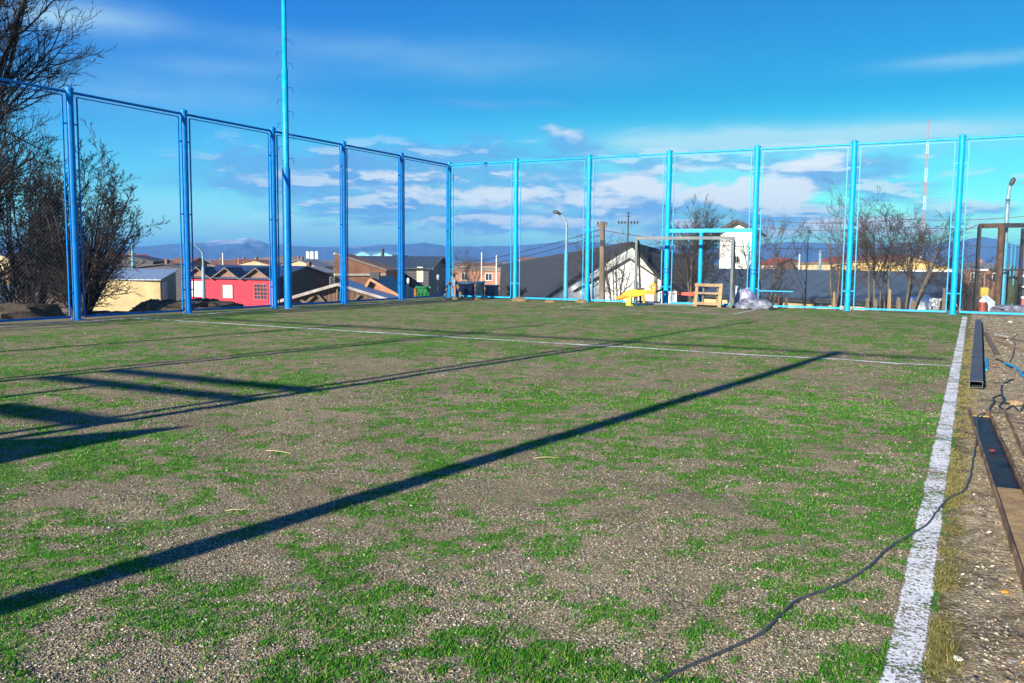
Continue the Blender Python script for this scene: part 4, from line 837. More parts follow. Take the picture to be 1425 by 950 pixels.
def tree(name, label, base, height, stems, seed, group, spread=.5, lean=(0, 0), levels=4, kids=(7, 7, 6, 5), r0=.09, twig=.006, wind=.0, barkm=None, twigm=None, up=.35, dep=.6, first=.25, lenk=.52, stem_list=None, dome=0.):
    rs = np.random.default_rng(seed); seg = {0: [], 1: [], 2: []}; stemsegs = []
    lean = CR*lean[0]+CF*lean[1]; windv = CR*wind
    def grow(p, d, L, r, lev):
        n = 7 if lev == 0 else 5 if lev == 1 else 3 if lev == 2 else 2
        pts = [p]; rr = [r]; dirs = []
        for i in range(n):
            j = rs.normal(0, (.05 if lev == 0 else .10+.03*lev), 3); d = d+j+np.array([0, 0, up*.16])*(1 if lev else .3)+windv*.12
            d = d/np.linalg.norm(d); p = p+d*L/n; pts.append(p); rr.append(max(r*(1-.75*(i+1)/n), twig*.55)); dirs.append(d)
        if lev == 0: stemsegs.append([])
        for i in range(n): (stemsegs[-1] if lev == 0 else seg[min(lev, 2)]).append((*pts[i], *pts[i+1], rr[i], rr[i+1]))
        if lev >= levels: return
        nk = kids[lev]; nk = max(2, int(nk*rs.uniform(.75, 1.25)))
        for k in range(nk):
            s_ = (first if lev == 0 else .15)+(1-(first if lev == 0 else .15))*(k+rs.random())/nk; q = s_*n; i = min(int(q), n-1); f_ = q-i
            P = pts[i]*(1-f_)+pts[i+1]*f_; D_ = dirs[i]; ax = rs.normal(0, 1, 3); ax -= D_*ax.dot(D_); ax /= np.linalg.norm(ax)
            ang = rs.uniform(.45, .95) if lev < 2 else rs.uniform(.35, .85)
            nd = D_*math.cos(ang)+ax*math.sin(ang)+windv*.3; nd /= np.linalg.norm(nd)
            grow(P, nd, L*lenk*rs.uniform(.65, 1.2)*(1-.45*s_*(lev == 0)), max(rr[i]*.55, twig), lev+1)
    for sIdx in range(stems):
        if stem_list: off, d = stem_list[sIdx]; d = np.array(d, float)
        else:
            a = 2*math.pi*(sIdx+rs.random()*.6)/stems; off = (CR*math.cos(a)+CF*math.sin(a))*.12*(stems > 1)
            d = np.array([0, 0, 1.])+(CR*math.cos(a)+CF*math.sin(a)*dep)*spread*rs.uniform(.5, 1.1)*(stems > 1)+lean
        d /= np.linalg.norm(d); tilt = math.hypot(d[0], d[1])
        grow(np.array(base, float)+off, d, height*rs.uniform(.8, 1.0)*(1-dome*tilt), r0*rs.uniform(.7, 1.1), 0)
    t = thing(name, label, 'tree', base, group)
    for st in stemsegs: tubes_mesh('trunk', st, 8, barkm or M_BARK, t)
    crown = seg[1]+seg[2]
    if crown: tubes_mesh('crown', crown, 3, twigm or M_TWIG, t)
    return t, sum(map(len, seg.values()))
def gz(p): return float(terr(np.array(float(p[0])), np.array(float(p[1]))))
def base_at(px, dist, dz=-.1):
    p = D(px, 420, dist); p[2] = gz(p)+dz; return p
TG = 'leafless trees behind the left fence'
b = base_at(-104, 25.5)
tree('bare_tree', 'huge leafless tree with fine upswept twigs filling the top left corner', b, 10.8, 8, 11, TG, r0=.13, levels=4, kids=(19, 11, 8, 5), twig=.0062, wind=.16, up=.8, first=.12, lenk=.36,
     stem_list=[(CR*.1, CR*.08+np.array([0, 0, 1])), (CR*.45, CR*.14+np.array([0, 0, 1])+CF*.12), (CR*-.6, np.array([0, 0, 1])-CF*.15), (CR*.2, CR*.03+np.array([0, 0, 1.])+CF*.25), (CR*-1.3, CR*.02+np.array([0, 0, 1.])+CF*.1), (CR*.7, CR*.05+np.array([0, 0, 1.])-CF*.08), (CR*.3, CR*.20+np.array([0, 0, 1.])-CF*.05), (CR*-.2, CR*-.06+np.array([0, 0, 1.])+CF*.05)])
b = base_at(110, 24.5)
tree('bare_tree', 'dense bushy leafless tree with many stems behind the first left post', b, 5.3, 24, 23, TG, spread=.44, dome=1.0, r0=.038, levels=4, kids=(13, 9, 6, 4), twig=.0056, wind=.04, up=.5, first=.06, lenk=.34, dep=.7)
b = base_at(36, 25.5)
tree('bare_tree', 'leafless many-stemmed shrub tree filling the gap between the huge tree and the bushy one', b, 5.3, 16, 31, TG, spread=.34, dome=.6, r0=.04, levels=4, kids=(12, 8, 6, 4), twig=.006, wind=.05, up=.6, first=.08, lenk=.36)
SG = 'bare saplings and trees behind the far fence'
def sapling(label, px, dist, htop, stems, seed, spread=.3, r0=.05, levels=3, kids=(8, 5, 4, 3), lean=(0, 0), **kw):
    b = base_at(px, dist); H = zat(px, htop, dist)-b[2]
    return tree('bare_tree', label, b, H*.84, stems, seed, SG, spread=spread, r0=r0, levels=levels, kids=kids, twig=.0055, barkm=M_BARKPALE, twigm=M_TWIGPALE, lean=lean, **kw)
sapling('slim bare sapling clump just left of the timber utility pole', 822, 33, 318, 4, 41, .16)
sapling('bare sapling clump between the utility pole and the left goalpost', 858, 33.5, 322, 6, 42, .26, levels=3, kids=(8, 5, 4))
sapling('wide bare many-stemmed tree behind the goal centre', 966, 32, 290, 10, 43, .17, .05, 4, (9, 6, 5, 3))
sapling('bare tree just right of the blue frame and white tower', 1062, 34, 290, 5, 44, .26, .05, 4, (8, 6, 5, 3))
sapling('lone thin whip of a sapling right of the white tower', 1120, 33, 292, 1, 45, .1, .035, 2, (14, 4))
sapling('bare tree with steep stems left of the fifth far post', 1166, 32.5, 280, 4, 46, .22, .055, 4, (8, 6, 4, 3))
sapling('bare tree with dark rounded crown right of the fifth far post', 1222, 32, 286, 4, 47, .20, .065, 4, (10, 7, 5, 4), first=.4)
sapling('bare tree leaning right in front of the straw coloured roof', 1262, 32.5, 300, 4, 48, .26, .06, 4, (10, 7, 5, 3), lean=(.20, 0), first=.4)
sapling('low bare bush left of the rusty steel frame', 1352, 36, 352, 7, 49, .5, .03, 3, (9, 6, 5))
sapling('low bare bush between the rusty frame uprights', 1374, 37, 358, 7, 50, .5, .03, 3, (9, 6, 5))
sapling('small round bare tree standing before the brick terrace', 655, 95, 349, 5, 51, .4, .08, 3, (10, 7, 6))
sapling('low bare thicket above the left half of the blue grey roof', 1085, 62, 362, 8, 52, .55, .04, 3, (10, 7, 5))
sapling('low bare thicket under the first wire, by the tan wall', 1124, 64, 360, 7, 53, .55, .04, 3, (10, 7, 5))
sapling('dark thin shrub behind the second and third far posts', 716, 33, 392, 7, 54, .5, .025, 3, (8, 6, 4))

# ------------------------------------------------------------------ poles, lamps, wires
M_LAMPBLUE = material('pale_blue_paint', (.035, .25, .38), .45, 0, .2, 5, dirt=(.2, .2, .18), dirt_amt=.4, dirt_scale=4)
M_LAMPGREY = material('lamp_grey', (.16, .25, .30), .5, .1, .2, 5)
def street_lamp(label, px, dist, ybot, ysplit, ytop, hx, hy, r, m1, m2):
    b = D(px, ybot, dist); b[2] = min(b[2], gz(b)+.0)
    s_ = D(px-(ybot-ysplit)*.0, ysplit, dist); T = D(px, ytop, dist); H = D(hx, hy, dist); s_[:2] = b[:2]; T[:2] = b[:2]
    t = thing('street_lamp', label, 'lamp', b, 'street lamps beyond the fence')
    MB().tube([b-[0, 0, .1], s_], [r*1.15, r], 12).build('lower_pole', m1, t, True)
    cv = [s_]; 
    for k in range(9):
        u = k/8; a = T*(1-u)**2+(T*.5+H*.5+np.array([0, 0, (H[2]-T[2])*.42]))*2*u*(1-u)+H*u*u; cv.append(a)
    MB().tube(cv, [r*.62]*2+[r*.5]*8, 10).build('arm', m2, t, True)
    d = (cv[-1]-cv[-2]); d /= np.linalg.norm(d); hd = MB(); hr = .062; hd.tube([H-d*.08, H, H+d*.08, H+d*.2, H+d*.26], [hr*.5, hr*.8, hr*1.15, hr*1.1, hr*.5], 10); h_ = hd.build('lamp_head', M_DARKMETAL, t, True)
    o = MB(); o.tube([H+d*.06-[0, 0, hr*.8], H+d*.18-[0, 0, hr*.85]], hr*.5, 8); o.build('lens', M_WHITE, h_, True)
street_lamp('grey street lamp curving to the left in front of the red house', 284, 44, 428, 372, 353, 263, 336.5, .085, M_LAMPGREY, M_LAMPGREY)
street_lamp('pale blue street lamp curving left before the big dark roof', 787, 31.5, 424, 348, 312, 779, 297.5, .075, M_LAMPBLUE, M_LAMPGREY)
street_lamp('pale blue street lamp curving right beside the rusty steel frame', 1393, 31.5, 432, 336, 275, 1406, 258, .095, M_LAMPBLUE, M_LAMPGREY)
up_ = base_at(838, 31); t = thing('utility_pole', 'weathered timber utility pole before the white gabled house', 'pole', up_)
MB().tube([up_, D(838.3, 308, 31)], [.115, .085], 12).build('shaft', M_WOODGREY, t, True)
UPT = D(838, 314, 31); ia = MB(); ia.beam(UPT-CR*.18, UPT+CR*.18, .08, .08); ia.build('crossarm', M_WOODGREY, t)
for s_ in (-.15, .15): MB().tube([UPT+CR*s_+[0, 0, .04], UPT+CR*s_+[0, 0, .14]], .03, 8).build('insulator', M_GREYMETAL, t)
MB().box(UPT-CF*.1-[0, 0, .6], (.14, .08, .2), YAW).build('junction_box', M_DARKMETAL, t)
def pole(label, px, yb, yt, dist, r, m, cap=None):
    b = D(px, yb, dist); g_ = gz(b); b[2] = g_-.1; T = D(px, yt, dist); T[:2] = b[:2]
    t = thing('thin_pole', label, 'pole', b, 'thin poles in the town'); MB().tube([b, T], [r, r*.75], 8).build('shaft', m, t, True)
    MB().tube([T, T+[0, 0, .12]], [r*.95, r*.4], 8).build('cap', m, t)
pole('white thin pole before the brick terrace, left of the big dark roof', 670, 394, 353, 70, .045, M_WHITE)
pole('white thin pole just left of the edge of the big dark roof', 690.5, 392, 357, 72, .045, M_WHITE)
pole('white thin pole above the middle of the red house roof', 310, 366, 353, 140, .09, M_WHITE)
pole('orange thin pole above the right end of the red house roof', 332, 372, 360, 110, .10, M_BRICK)
pole('grey wooden pole above the blue grey roof, left of the long red roof', 1140.5, 379, 350, 74, .14, M_LAMPGREY)
pole('short white pole above the blue grey roof near the bare thicket', 1112, 373, 355, 90, .07, M_WHITE)
pole('slim teal pole at left between the tree stems', 47, 428, 398, 40, .06, M_LAMPBLUE)
pole('teal pole rising behind the right edge of the bushy bare tree', 185, 374, 342, 75, .14, M_LAMPBLUE)
for px, y0, y1, lab in ((568, 415, 391, 'left white-topped stake before the dark gable'), (609.5, 417, 386, 'white-topped stake just left of the leaning metal sheet')):
    b = D(px, y0, 37.5); b[2] = gz(b); T = D(px, y1, 37.5); T[:2] = b[:2]; t = thing('sign_stake', lab, 'stake', b, 'white-topped stakes'); MB().tube([b, T], .03, 8).build('stick', M_WOODGREY, t); MB().tube([T-[0, 0, .1], T+[0, 0, .06], T+[0, 0, .14]], [.05, .07, .03], 8).build('knob', M_WHITE, t)
# aerial on the gabled house
q0 = D(873.5, 345, 52); q1 = D(873.5, 295, 52); q1[:2] = q0[:2]; t = thing('aerial', 'dark aerial mast with a wide crossbar above the white gable', 'aerial', q0)
q0[2] -= .6
MB().tube([q0, q1], .045, 8).build('mast', M_DARKMETAL, t); zb = zat(873.5, 309.5, 52); c0 = np.array([*q0[:2], zb]); MB().beam(c0-CR*.6, c0+CR*.6, .04, .04).build('crossbar', M_DARKMETAL, t)
for k in range(-3, 4):
    if k: MB().beam(c0+CR*.19*k-[0, 0, .10], c0+CR*.19*k+[0, 0, .10], .07, .03, up=tuple(CF)).build('element', M_DARKMETAL, t)
for z in (.35, .6): MB().beam(c0+[0, 0, z]-CR*.12, c0+[0, 0, z]+CR*.12, .03, .03).build('element', M_DARKMETAL, t)
# red and white radio mast
rb = D(1281.5, 372, 330); rb[2] = gz(rb); zt = zat(1286, 175, 330); t = thing('radio_mast', 'slender red and white lattice radio mast far behind the bare trees', 'mast', rb)
M_MRED = material('mast_red', (.30, .12, .14), .7); M_MWHT = material('mast_white', (.42, .46, .52), .7); nb_ = 11; w = .42
for k in range(nb_):
    z0_, z1_ = rb[2]+(zt-rb[2])*k/nb_, rb[2]+(zt-rb[2])*(k+1)/nb_; mb = MB(); cs = [(w*math.cos(a), w*math.sin(a)) for a in (0.3, 2.4, 4.5)]; ms = 4; ln_ = (zt-z0_) > 0
    for i in range(3):
        a, b = cs[i], cs[(i+1) % 3]; mb.beam((rb[0]+a[0], rb[1]+a[1], z0_), (rb[0]+a[0], rb[1]+a[1], z1_), .11, .11)
        for j in range(ms): za, zb2 = z0_+(z1_-z0_)*j/ms, z0_+(z1_-z0_)*(j+1)/ms; mb.beam((rb[0]+a[0], rb[1]+a[1], za), (rb[0]+b[0], rb[1]+b[1], zb2), .06, .06)
    mb.build('mast_section', M_MRED if k % 2 == 0 else M_MWHT, t)
MB().tube([(rb[0], rb[1], zt), (rb[0], rb[1], zt+2.2)], .12, 6).build('tip', M_MRED, t)
def wire(label, pts, sag, r=.011):
    P = []
    for i in range(len(pts)-1):
        a, b = np.array(pts[i]), np.array(pts[i+1])
        for k in range(14): u = k/14; P.append(a*(1-u)+b*u-[0, 0, sag*4*u*(1-u)])
    P.append(np.array(pts[-1])); tag(MB().tube(P, r, 5).build('power_line', M_BLACK), label, 'wire', 'power lines')
wire('sagging black wire from the distant left to the top of the utility pole', [D(560, 368, 60), D(838, 318, 31)], .5, .013)
wire('lower black wire running from the left to the utility pole', [D(560, 375, 60), D(838, 326, 31)], .5, .012)
wire('black wire from the utility pole past the white tower to the rusty frame', [D(838, 320, 31), D(1200, 345, 33), D(1360, 313, 31)], .25, .011)
wire('upper black wire across the sky behind the two right-hand bare trees', [D(1050, 305, 36), D(1260, 305, 36), D(1500, 292, 36)], .15, .012)
wire('second black wire across the right-hand bare trees', [D(1050, 315, 36), D(1260, 316, 36), D(1500, 306, 36)], .15, .011)
wire('third black wire, the lowest above the mountains at right', [D(1130, 350, 38), D(1340, 340, 36), D(1500, 332, 36)], .2, .010)

# ------------------------------------------------------------------ behind the far fence, right-hand side
gA, gB, gC = D(1357, 420, 30.6), D(1387, 420, 31.0), D(1417, 420, 33); 
t = thing('gantry', 'rusty steel gantry frame standing outside the right end of the far fence', 'frame', (*gB[:2], gz(gB)))
zt = zat(1387, 314.5, 31)
for q, w, mm, zb in ((gA, .085, M_DARKMETAL, -.1), (gB, .13, M_RUST, -.1), (gC, .08, M_DARKMETAL, -.1)):
    MB().box((*q[:2], (zt+gz(q)-.1)/2), (w, w, zt-gz(q)+.1), YAW).build('upright', mm, t)
gE = gB+(gB-gA)*2.2
MB().beam((*gA[:2], zt), (*gB[:2], zt+.02), .12, .14).build('top_beam', M_RUST, t); MB().beam((*gB[:2], zt+.02), (*gE[:2], zt+.05), .12, .14).build('top_beam', M_DARKMETAL, t)
zm = zat(1390, 375.5, 31); MB().beam((*(gA+(gB-gA)*.5)[:2], zm), (*gE[:2], zm), .04, .05).build('mid_beam', M_DARKMETAL, t)
MB().beam((*(gA-(gB-gA)*.12)[:2], zm), (*(gA+(gB-gA)*.55)[:2], zm), .04, .05).build('pale_strip', M_WHITE, t)
for px in (1403, 1408): q = D(px, 420, 32); MB().box((*q[:2], (zat(px, 340, 32)+gz(q))/2), (.035, .035, zat(px, 340, 32)-gz(q)), YAW).build('thin_rod', M_LAMPBLUE, t)
# drum, sign box, white tarpaulin
q = D(1367, 431, 30.3); q[2] = gz(q); M_DRUM = material('drum_red', (.19, .03, .02), .55, 0, .25, 6)
t = thing('red_drum', 'small red drum with a white top by the rusty frame', 'drum', q); MB().tube([q, q+[0, 0, .30]], .12, 16).build('body', M_DRUM, t, True)
for z in (.08, .2): MB().tube([q+[0, 0, z], q+[0, 0, z+.02]], .128, 16).build('hoop', M_DRUM, t)
MB().tube([q+[0, 0, .30], q+[0, 0, .34], q+[0, 0, .42]], [.10, .09, .03], 12).build('cap', M_WHITE, t, True)
q = D(1367.5, 431, 30.9); q[2] = gz(q); t = thing('sign_box', 'yellow wooden box on a thin stake above the red drum', 'box', q); MB().beam(q, (*q[:2], zat(1367, 372, 30.9)), .035, .035).build('stake', M_WOODGREY, t)
MB().box((*q[:2], zat(1367.5, 406.5, 30.9)), (.22, .16, .30), YAW).build('box', M_YELB if 'M_YELB' in globals() else material('dull_yellow', (.42, .30, .05), .7), t, bevel=.01)
q = D(1377.5, 433, 30.6); q[2] = gz(q)-.02; o = MB(); e = CR; o.extrude([q-e*.16, q+e*.2, q+e*.16+[0, 0, .32], q-e*.10+[0, 0, .52]], tuple(CF*.3)); tag(o.build('plastic_panel', M_SACKW, bevel=.03), 'white plastic panel with a blue slanting top beside the red drum', 'crate')  # plain slanted panel standing in for the white tarpaulin
# red cabin at the right edge
ca, cb = D(1411, 425, 33.5), D(1470, 425, 33.5); zt = zat(1425, 369, 33.5); zb = gz(ca)-.1
t = thing('red_cabin', 'red cabin with rounded roof cut by the right edge of the view', 'cabin', (*ca[:2], zb)); M_CAB = material('cabin_red', (.52, .025, .035), .5, 0, .2, 3)
e = flat(cb-ca); e /= np.linalg.norm(e); n_ = np.array([-e[1], e[0], 0]); W_ = np.linalg.norm(flat(cb-ca))
prof = [(0, zb+.25), (W_, zb+.25), (W_, zt-.1), (W_-.3, zt), (.35, zt), (.12, zt-.12), (0, zt-.4)]
o = MB(); o.extrude([(*(ca+e*u)[:2], z) for u, z in prof], tuple(n_*2.2)); o.build('body', M_CAB, t, bevel=.02)
pane(t, ca-n_*.01, cb-n_*.01, .10, .34, zb+.95, zt-.35, M_WHITE, M_GLASS, -n_, (1, 2)); pane(t, ca-n_*.01, cb-n_*.01, .5, .8, zb+.95, zt-.35, M_WHITE, M_GLASS, -n_, (2, 1))
for u in (.3, W_-.5): c_ = ca+e*u-n_*.02; MB().tube([(*c_[:2], zb+.22), (*(c_+n_*.25)[:2], zb+.22)], .24, 18).build('wheel', M_BLACK, t, True)
q = D(1403, 428, 32.2); q[2] = gz(q)-.05; lump('dark_bush', 'dark narrow evergreen bush left of the red cabin', 'bush', q, (.42, .42, 1.5), 61, material('dark_leaf', (.028, .036, .018), .9, 0, .5, 12, .9, 30), fold=.3, sag=.8)
q = D(1411, 432, 30.5); q[2] = gz(q)-.04; lump('scrap_heap', 'low heap of bluish scrap under the lamp at right', 'heap', q, (1.1, .6, .28), 67, M_TARP, .2, fold=.3)
# white van seen over the edge of the slope
vq = D(1297, 420, 37.0); vz = zat(1297, 413.5, 37)-1.55
fw_ = CR*math.cos(.2)+CF*math.sin(.2); sd_ = np.array([-fw_[1], fw_[0], 0])
t = thing('white_car', 'white car facing right, half hidden behind the bottom of the far fence', 'car', (*vq[:2], vz))
def cpt(u, z, s_=0.): return tuple(vq[k]+fw_[k]*u+sd_[k]*s_ if k < 2 else vz+z for k in range(3))
pf = [(-1.9, .35), (1.9, .35), (1.95, .55), (1.75, .74), (.95, .86), (.42, 1.40), (.1, 1.53), (-.45, 1.55), (-.60, 1.48), (-.62, .72), (-1.95, .68)]
o = MB(); o.extrude([cpt(u, z, -.8) for u, z in pf], tuple(sd_*1.6)); o.build('body', material('car_white', (.80, .80, .80), .25, 0, .03, 2), t, bevel=.05)
for s_ in (-.81, .80):
    o = MB(); o.extrude([cpt(u, z, s_) for u, z in ((-.30, 1.02), (.70, 1.02), (.28, 1.38), (.02, 1.45), (-.26, 1.45))], tuple(sd_*.012)); o.build('side_window', M_GLASS, t)
    for u in (-1.2, 1.2):
        o = MB(); o.tube([cpt(u, .31, s_*1.0-.05), cpt(u, .31, s_*1.0+.06)], .31, 20); wh = o.build('wheel', M_BLACK, t, True); o = MB(); o.tube([cpt(u, .31, s_*1.0-.07), cpt(u, .31, s_*1.0+.075)], .17, 14); o.build('rim', M_GREYMETAL, wh, True)
o = MB(); o.extrude([cpt(.47, 1.39, -.70), cpt(.93, 1.0, -.74), cpt(.93, 1.0, .74), cpt(.47, 1.39, .70)], (fw_[0]*.02, fw_[1]*.02, .02)); o.build('windscreen', M_GLASS, t)
for s_ in (-.6, .6): o = MB(); o.box(cpt(1.93, .58, s_), (.08, .28, .12), math.atan2(fw_[1], fw_[0])); o.build('headlight', M_CURT, t)
# stakes and posts along the slope
for px, y0, y1, dist, w, m, lab in ((1160, 432, 405, 31.5, .055, M_WOOD, 'pale pointed stake in front of the beige wall, left of the fifth post'), (1237, 430, 401, 31, .07, M_WOOD, 'thick pale stake between the two right-hand bare trees'), (1313, 428, 400, 32, .06, M_WOODGREY, 'grey stake just right of the white car'),
        (1086, 428, 412, 31.5, .12, material('rusty_orange', (.34, .12, .05), .8, 0, .3, 6), 'short rusty orange stub near the blue frame'), (1094, 428, 413, 31.6, .09, M_RUST, 'dark rusty stub beside the orange one'), (1207, 430, 414, 31.4, .09, M_WOODGREY, 'first short grey stump right of the fifth far post'), (1218, 430, 415, 31.8, .10, M_WOODGREY, 'second short grey stump right of the fifth far post'),
        (1229, 430, 416, 31.4, .08, M_WOODGREY, 'short grey stump just left of the thick pale stake'), (1250, 431, 413, 31.6, .10, M_WOODGREY, 'broad grey stump just right of the thick pale stake'), (1270, 431, 417, 31.2, .07, M_WOODGREY, 'short grey stump left of the white car')):
    b = D(px, y0, dist); b[2] = gz(b)-.1; T = D(px, y1, dist); T[:2] = b[:2]; o = MB(); o.hexa([b+CR*-w-CF*.03, b+CR*w-CF*.03, b+CR*w+CF*.03, b-CR*w+CF*.03, T-CR*w*.55-CF*.02, T+CR*w*.4-CF*.02-[0, 0, .04], T+CR*w*.4+CF*.02-[0, 0, .04], T-CR*w*.55+CF*.02])
    tag(o.build('wooden_stake', m), lab, 'stake', 'stakes and stumps behind the far fence')

# ------------------------------------------------------------------ steel, cables and planks on the dirt
def ground(px, py, dz=0.): q = G(px, py, 0.01); q[2] = float(relief_d(np.array(q[0]), np.array(q[1])))+dz; return q
M_TUBE = material('grey_tube_steel', (.085, .09, .10), .6, .2, .3, 5, .15, 60, dirt=(.16, .10, .06), dirt_amt=.35, dirt_scale=9)
A, B = ground(1358, 540), ground(1361.5, 449); A[2] = B[2] = max(A[2], B[2])+.012
w = np.linalg.norm((ground(1366, 540)-ground(1350, 540))[:2]); e = flat(B-A); e /= np.linalg.norm(e); x = np.array([e[1], -e[0], 0]); hh_ = .075
t = thing('steel_tube', 'long grey rectangular steel tube lying beside the sideline, open end towards the viewer', 'tube', A)
o = MB(); w2 = w/2; th_ = .006
def ring(P, a, b_): return [P-x*a+[0, 0, b_], P+x*a+[0, 0, b_], P+x*a+[0, 0, hh_-b_], P-x*a+[0, 0, hh_-b_]]
o.mesh(ring(A, w2, 0)+ring(B, w2, 0)+ring(A, w2-th_, th_)+ring(B, w2-th_, th_), [(0, 1, 5, 4), (1, 2, 6, 5), (2, 3, 7, 6), (3, 0, 4, 7), (8, 12, 13, 9), (9, 13, 14, 10), (10, 14, 15, 11), (11, 15, 12, 8), (0, 8, 9, 1), (1, 9, 10, 2), (2, 10, 11, 3), (3, 11, 8, 0), (4, 5, 13, 12), (5, 6, 14, 13), (6, 7, 15, 14), (7, 4, 12, 15)])
o.build('tube_walls', M_TUBE, t); o = MB(); o.box(A+e*.4+[0, 0, hh_/2], (w-2*th_, .01, hh_-2*th_), math.atan2(e[1], e[0])-math.pi/2); o.build('inner_plug', M_BLACK, t)
def channel(label, A, B, w, h, m, fill=None):
    e = flat(B-A); L = np.linalg.norm(e); e /= L; x = np.array([e[1], -e[0], 0]); A = np.array(A); B = np.array(B); A[2] = B[2] = max(A[2], B[2])-.004
    t = thing('steel_channel', label, 'channel', A, 'rusty steel channels on the dirt'); mid = (A+B)/2; rz = math.atan2(e[1], e[0])
    MB().box(mid+[0, 0, .006], (L, w-.012, .008), rz).build('web', m, t)
    for s_ in (-1, 1): MB().box(mid+x*s_*w/2+[0, 0, h/2], (L, .009, h), rz).build('flange', m, t)
    return t, A, e, x, L, rz
M_CHAN = material('channel_rust', (.20, .115, .06), .6, .15, .5, 6, .25, 60, dirt=(.44, .28, .12), dirt_amt=.85, dirt_scale=3)
M_MUD = material('ochre_silt', (.40, .26, .11), .75, 0, .3, 9, .5, 50)
M_WET = material('wet_rust', (.022, .014, .018), .32, 0, .6, 10, .12, 30, .03, dirt=(.10, .045, .02), dirt_amt=.5, dirt_scale=8)
A, B = ground(1361, 573), ground(1447, 800); B = A+(B-A)*1.6; ww = .155
t, a_, e, x, L, rz = channel('rusty steel channel holding dark water and ochre silt beside the sideline', A, B, ww, .05, M_CHAN)
o = MB(); n_ = 40
lw = L*.375
o.box(a_+e*(L*.035+lw/2)+[0, 0, .017], (lw, ww-.014, .008), rz); o.build('water', M_WET, t)
o = MB(); o.box(a_+e*(L*.022)+[0, 0, .018], (L*.044, ww-.014, .016), rz); o.build('silt', M_MUD, t)
o = MB(); o.hexa([*(a_+e*(L*.375)+x*s_*(ww/2-.006)+[0, 0, .012] for s_ in (-1, 1)), *(a_+e*L+x*s_*(ww/2-.006)+[0, 0, .012] for s_ in (1, -1)), *(a_+e*(L*.42)+x*s_*(ww/2-.006)+[0, 0, .022] for s_ in (-1, 1)), *(a_+e*L+x*s_*(ww/2-.006)+[0, 0, .030] for s_ in (1, -1))]); o.build('silt', M_MUD, t)
A2, B2 = ground(1412, 575), ground(1470, 690); channel('second rusty steel channel at the right edge, its end littered with scrap', A2, B2, .15, .05, M_CHAN)
def plank(label, p, q, w, h, m, lift=0.):
    A, B = ground(*p), ground(*q); A[2] += h/2; B[2] += h/2+lift; o = MB(); o.beam(A, B, w, h); tag(o.build('plank', m, bevel=.003), label, 'plank', 'planks and bars on the dirt')
plank('brown angled plank lying right of the grey steel tube', (1371, 463), (1389, 496), .075, .035, M_WOODGREY)
plank('pale plank crossing the dirt towards the right edge', (1385, 474), (1430, 490), .05, .03, M_WOOD)
plank('thin blue-white strip lying near the far end of the dirt', (1384, 464.5), (1402, 467.5), .04, .015, M_SACKW)
plank('short bright blue strip beside the grey steel tube', (1373.5, 498), (1373, 514), .035, .02, M_BLUE)
plank('thin rusty bar near the tangled cable', (1388, 469), (1440, 476), .025, .02, M_RUST)
def cable(label, pts, r, m, dz=None, name='cable'):
    P = [ground(px, py, r*.9+(z if z else 0)) for px, py, *zz in pts for z in [zz[0] if zz else 0]]
    Q = []
    for i in range(len(P)-1):
        a, b, c_, d_ = P[max(i-1, 0)], P[i], P[i+1], P[min(i+2, len(P)-1)]
        for k in range(8):
            u = k/8; v_ = .5*((2*b)+(c_-a)*u+(2*a-5*b+4*c_-d_)*u*u+(3*b-a-3*c_+d_)*u**3); g_ = relief(np.array(v_[0]), np.array(v_[1])) if v_[0] < -.05 else relief_d(np.array(v_[0]), np.array(v_[1]))
            v_[2] = max(v_[2], float(g_)+r*.9); Q.append(v_)
    Q.append(P[-1]); Q = [q+[rng.normal(0, r*.25), rng.normal(0, r*.25), 0] for q in Q]
    tag(MB().tube(Q, r, 8).build(name, m, None, True), label, 'cable', 'cables on the ground')
M_CAB2 = material('grey_cable', (.055, .058, .068), .5, 0, .3, 20)
cable('long dark cable snaking from the turf across the sideline to the steel channel', [(890, 962), (930, 938), (985, 914), (1030, 894), (1058, 881), (1085, 856), (1110, 833), (1150, 818), (1185, 803), (1210, 786), (1235, 762), (1265, 744), (1292, 727), (1308, 706), (1322, 692), (1341, 682), (1350, 664), (1354, 640), (1358, 618), (1360, 604, .05), (1358, 590, .055), (1366, 582, .05), (1374, 576, .01)], .0062, M_CAB2)
cable('tangled dark cable looping over the rust by the channel ends', [(1374, 576, .01), (1378, 566), (1384, 558), (1383, 552), (1394, 548), (1398, 556), (1391, 563), (1399, 568), (1410, 564), (1419, 570), (1424, 561), (1416, 557), (1400, 560), (1394, 545), (1395, 535), (1402, 530), (1410, 527)], .009, M_BLACK)
cable('thin dark cable running from the brown plank towards the blue hose', [(1386, 498), (1396, 503), (1404, 509), (1414, 512), (1425, 519), (1440, 525)], .010, M_BLACK)
cable('bright blue hose entering from the right edge', [(1398, 505), (1408, 509), (1417, 514), (1424, 524), (1436, 535)], .016, M_BLUE, name='hose')
cable('thin dark loose wire between the plank and the blue hose', [(1405, 503), (1410, 492), (1413, 478), (1409, 470), (1416, 464)], .008, M_BLACK)
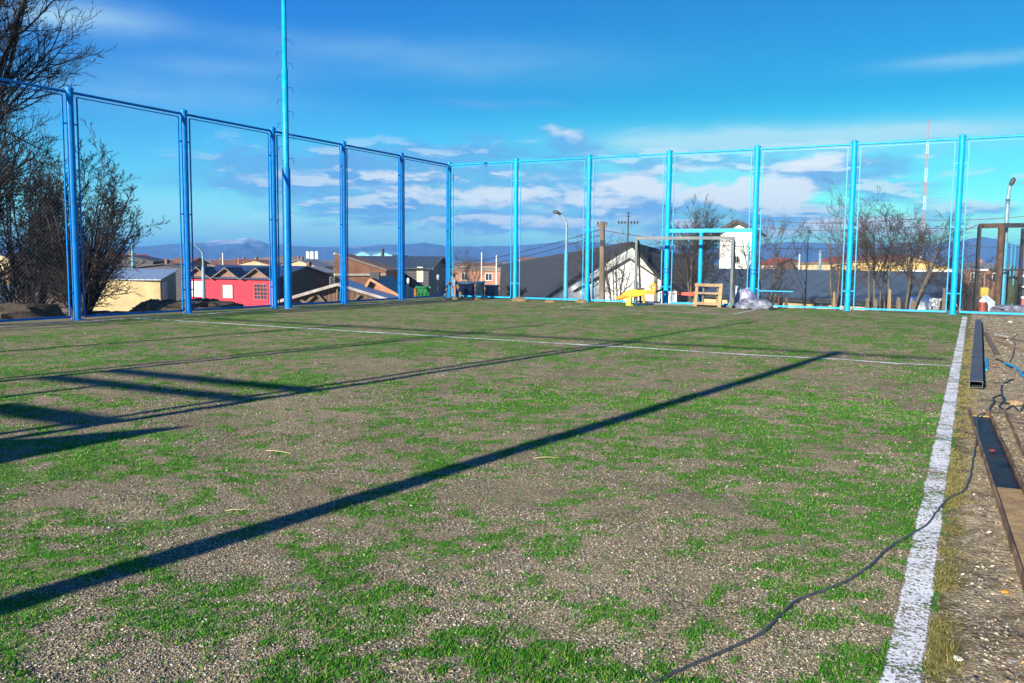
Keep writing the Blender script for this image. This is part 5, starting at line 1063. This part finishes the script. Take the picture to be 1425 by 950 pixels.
for px, py, s_, k, m, lab in ((1413, 560, .11, 3, M_WOOD, 'ochre scrap flake by the tangled cable'), (1381, 630, .03, 5, M_DRUM, 'tiny red scrap floating in the steel channel'), (1385, 506, .05, 7, M_DRUM, 'small red and white scrap right of the steel tube'), (1399, 818, .02, 9, M_ORA, 'tiny orange chip on the dirt near the bottom right'), (1331, 912, .026, 13, M_WHITE, 'pale round stone beside the bottom of the sideline'), (1406, 447, .07, 15, M_WHITE, 'white stone near the far fence at right')):
    q = ground(px, py); q[2] += .022 if k == 5 else -.002; lump('scrap' if k < 12 else 'stone', lab, 'debris', q, (s_*1.2, s_, s_*.45), k, m, k*.7, fold=.3)
# dry straws on the turf
for a, b_, lab in (((370, 629), (405, 633), 'pale dry straw lying on the turf left of centre'), ((742, 641), (775, 640), 'pale dry straw lying just below the long shadow'), ((313, 714), (338, 712), 'yellow dry straw above the long shadow at lower left')):
    A, B = G(*a), G(*b_); A[2] = float(relief(A[0], A[1]))+.014; B[2] = float(relief(B[0], B[1]))+.012; tag(MB().tube([A, (A+B)/2+[0, 0, .006], B], .0018, 6).build('straw', material('dry_straw', (.62, .50, .26), .8)), lab, 'straw', 'dry straws')
# dry weed by the sideline
k = 420; q = ground(1305, 905); a = rng.uniform(0, 6.28, k); rr_ = np.abs(rng.normal(0, .035, k)); x_ = q[0]+.03+rr_*np.cos(a)*.8; y_ = q[1]+rr_*np.sin(a)*1.6; hh = rng.uniform(.015, .05, k); b_ = rng.uniform(0, 6.28, k); ln = hh*rng.uniform(.4, 1.5, k); z0 = relief_d(x_, y_)
V = np.stack([np.stack([x_-np.sin(b_)*.0013, y_+np.cos(b_)*.0013, z0], -1), np.stack([x_+np.sin(b_)*.0013, y_-np.cos(b_)*.0013, z0], -1), np.stack([x_+np.cos(b_)*ln, y_+np.sin(b_)*ln, z0+hh], -1)], 1)
o = raw_mesh('weed_tuft', V.reshape(-1, 3), np.arange(3*k), 3, M_MOSS); tag(o, 'dry weed blades beside the bottom of the sideline', 'weed', kind='stuff')
for o in bpy.data.objects:
    if '_w' in o: del o['_w']
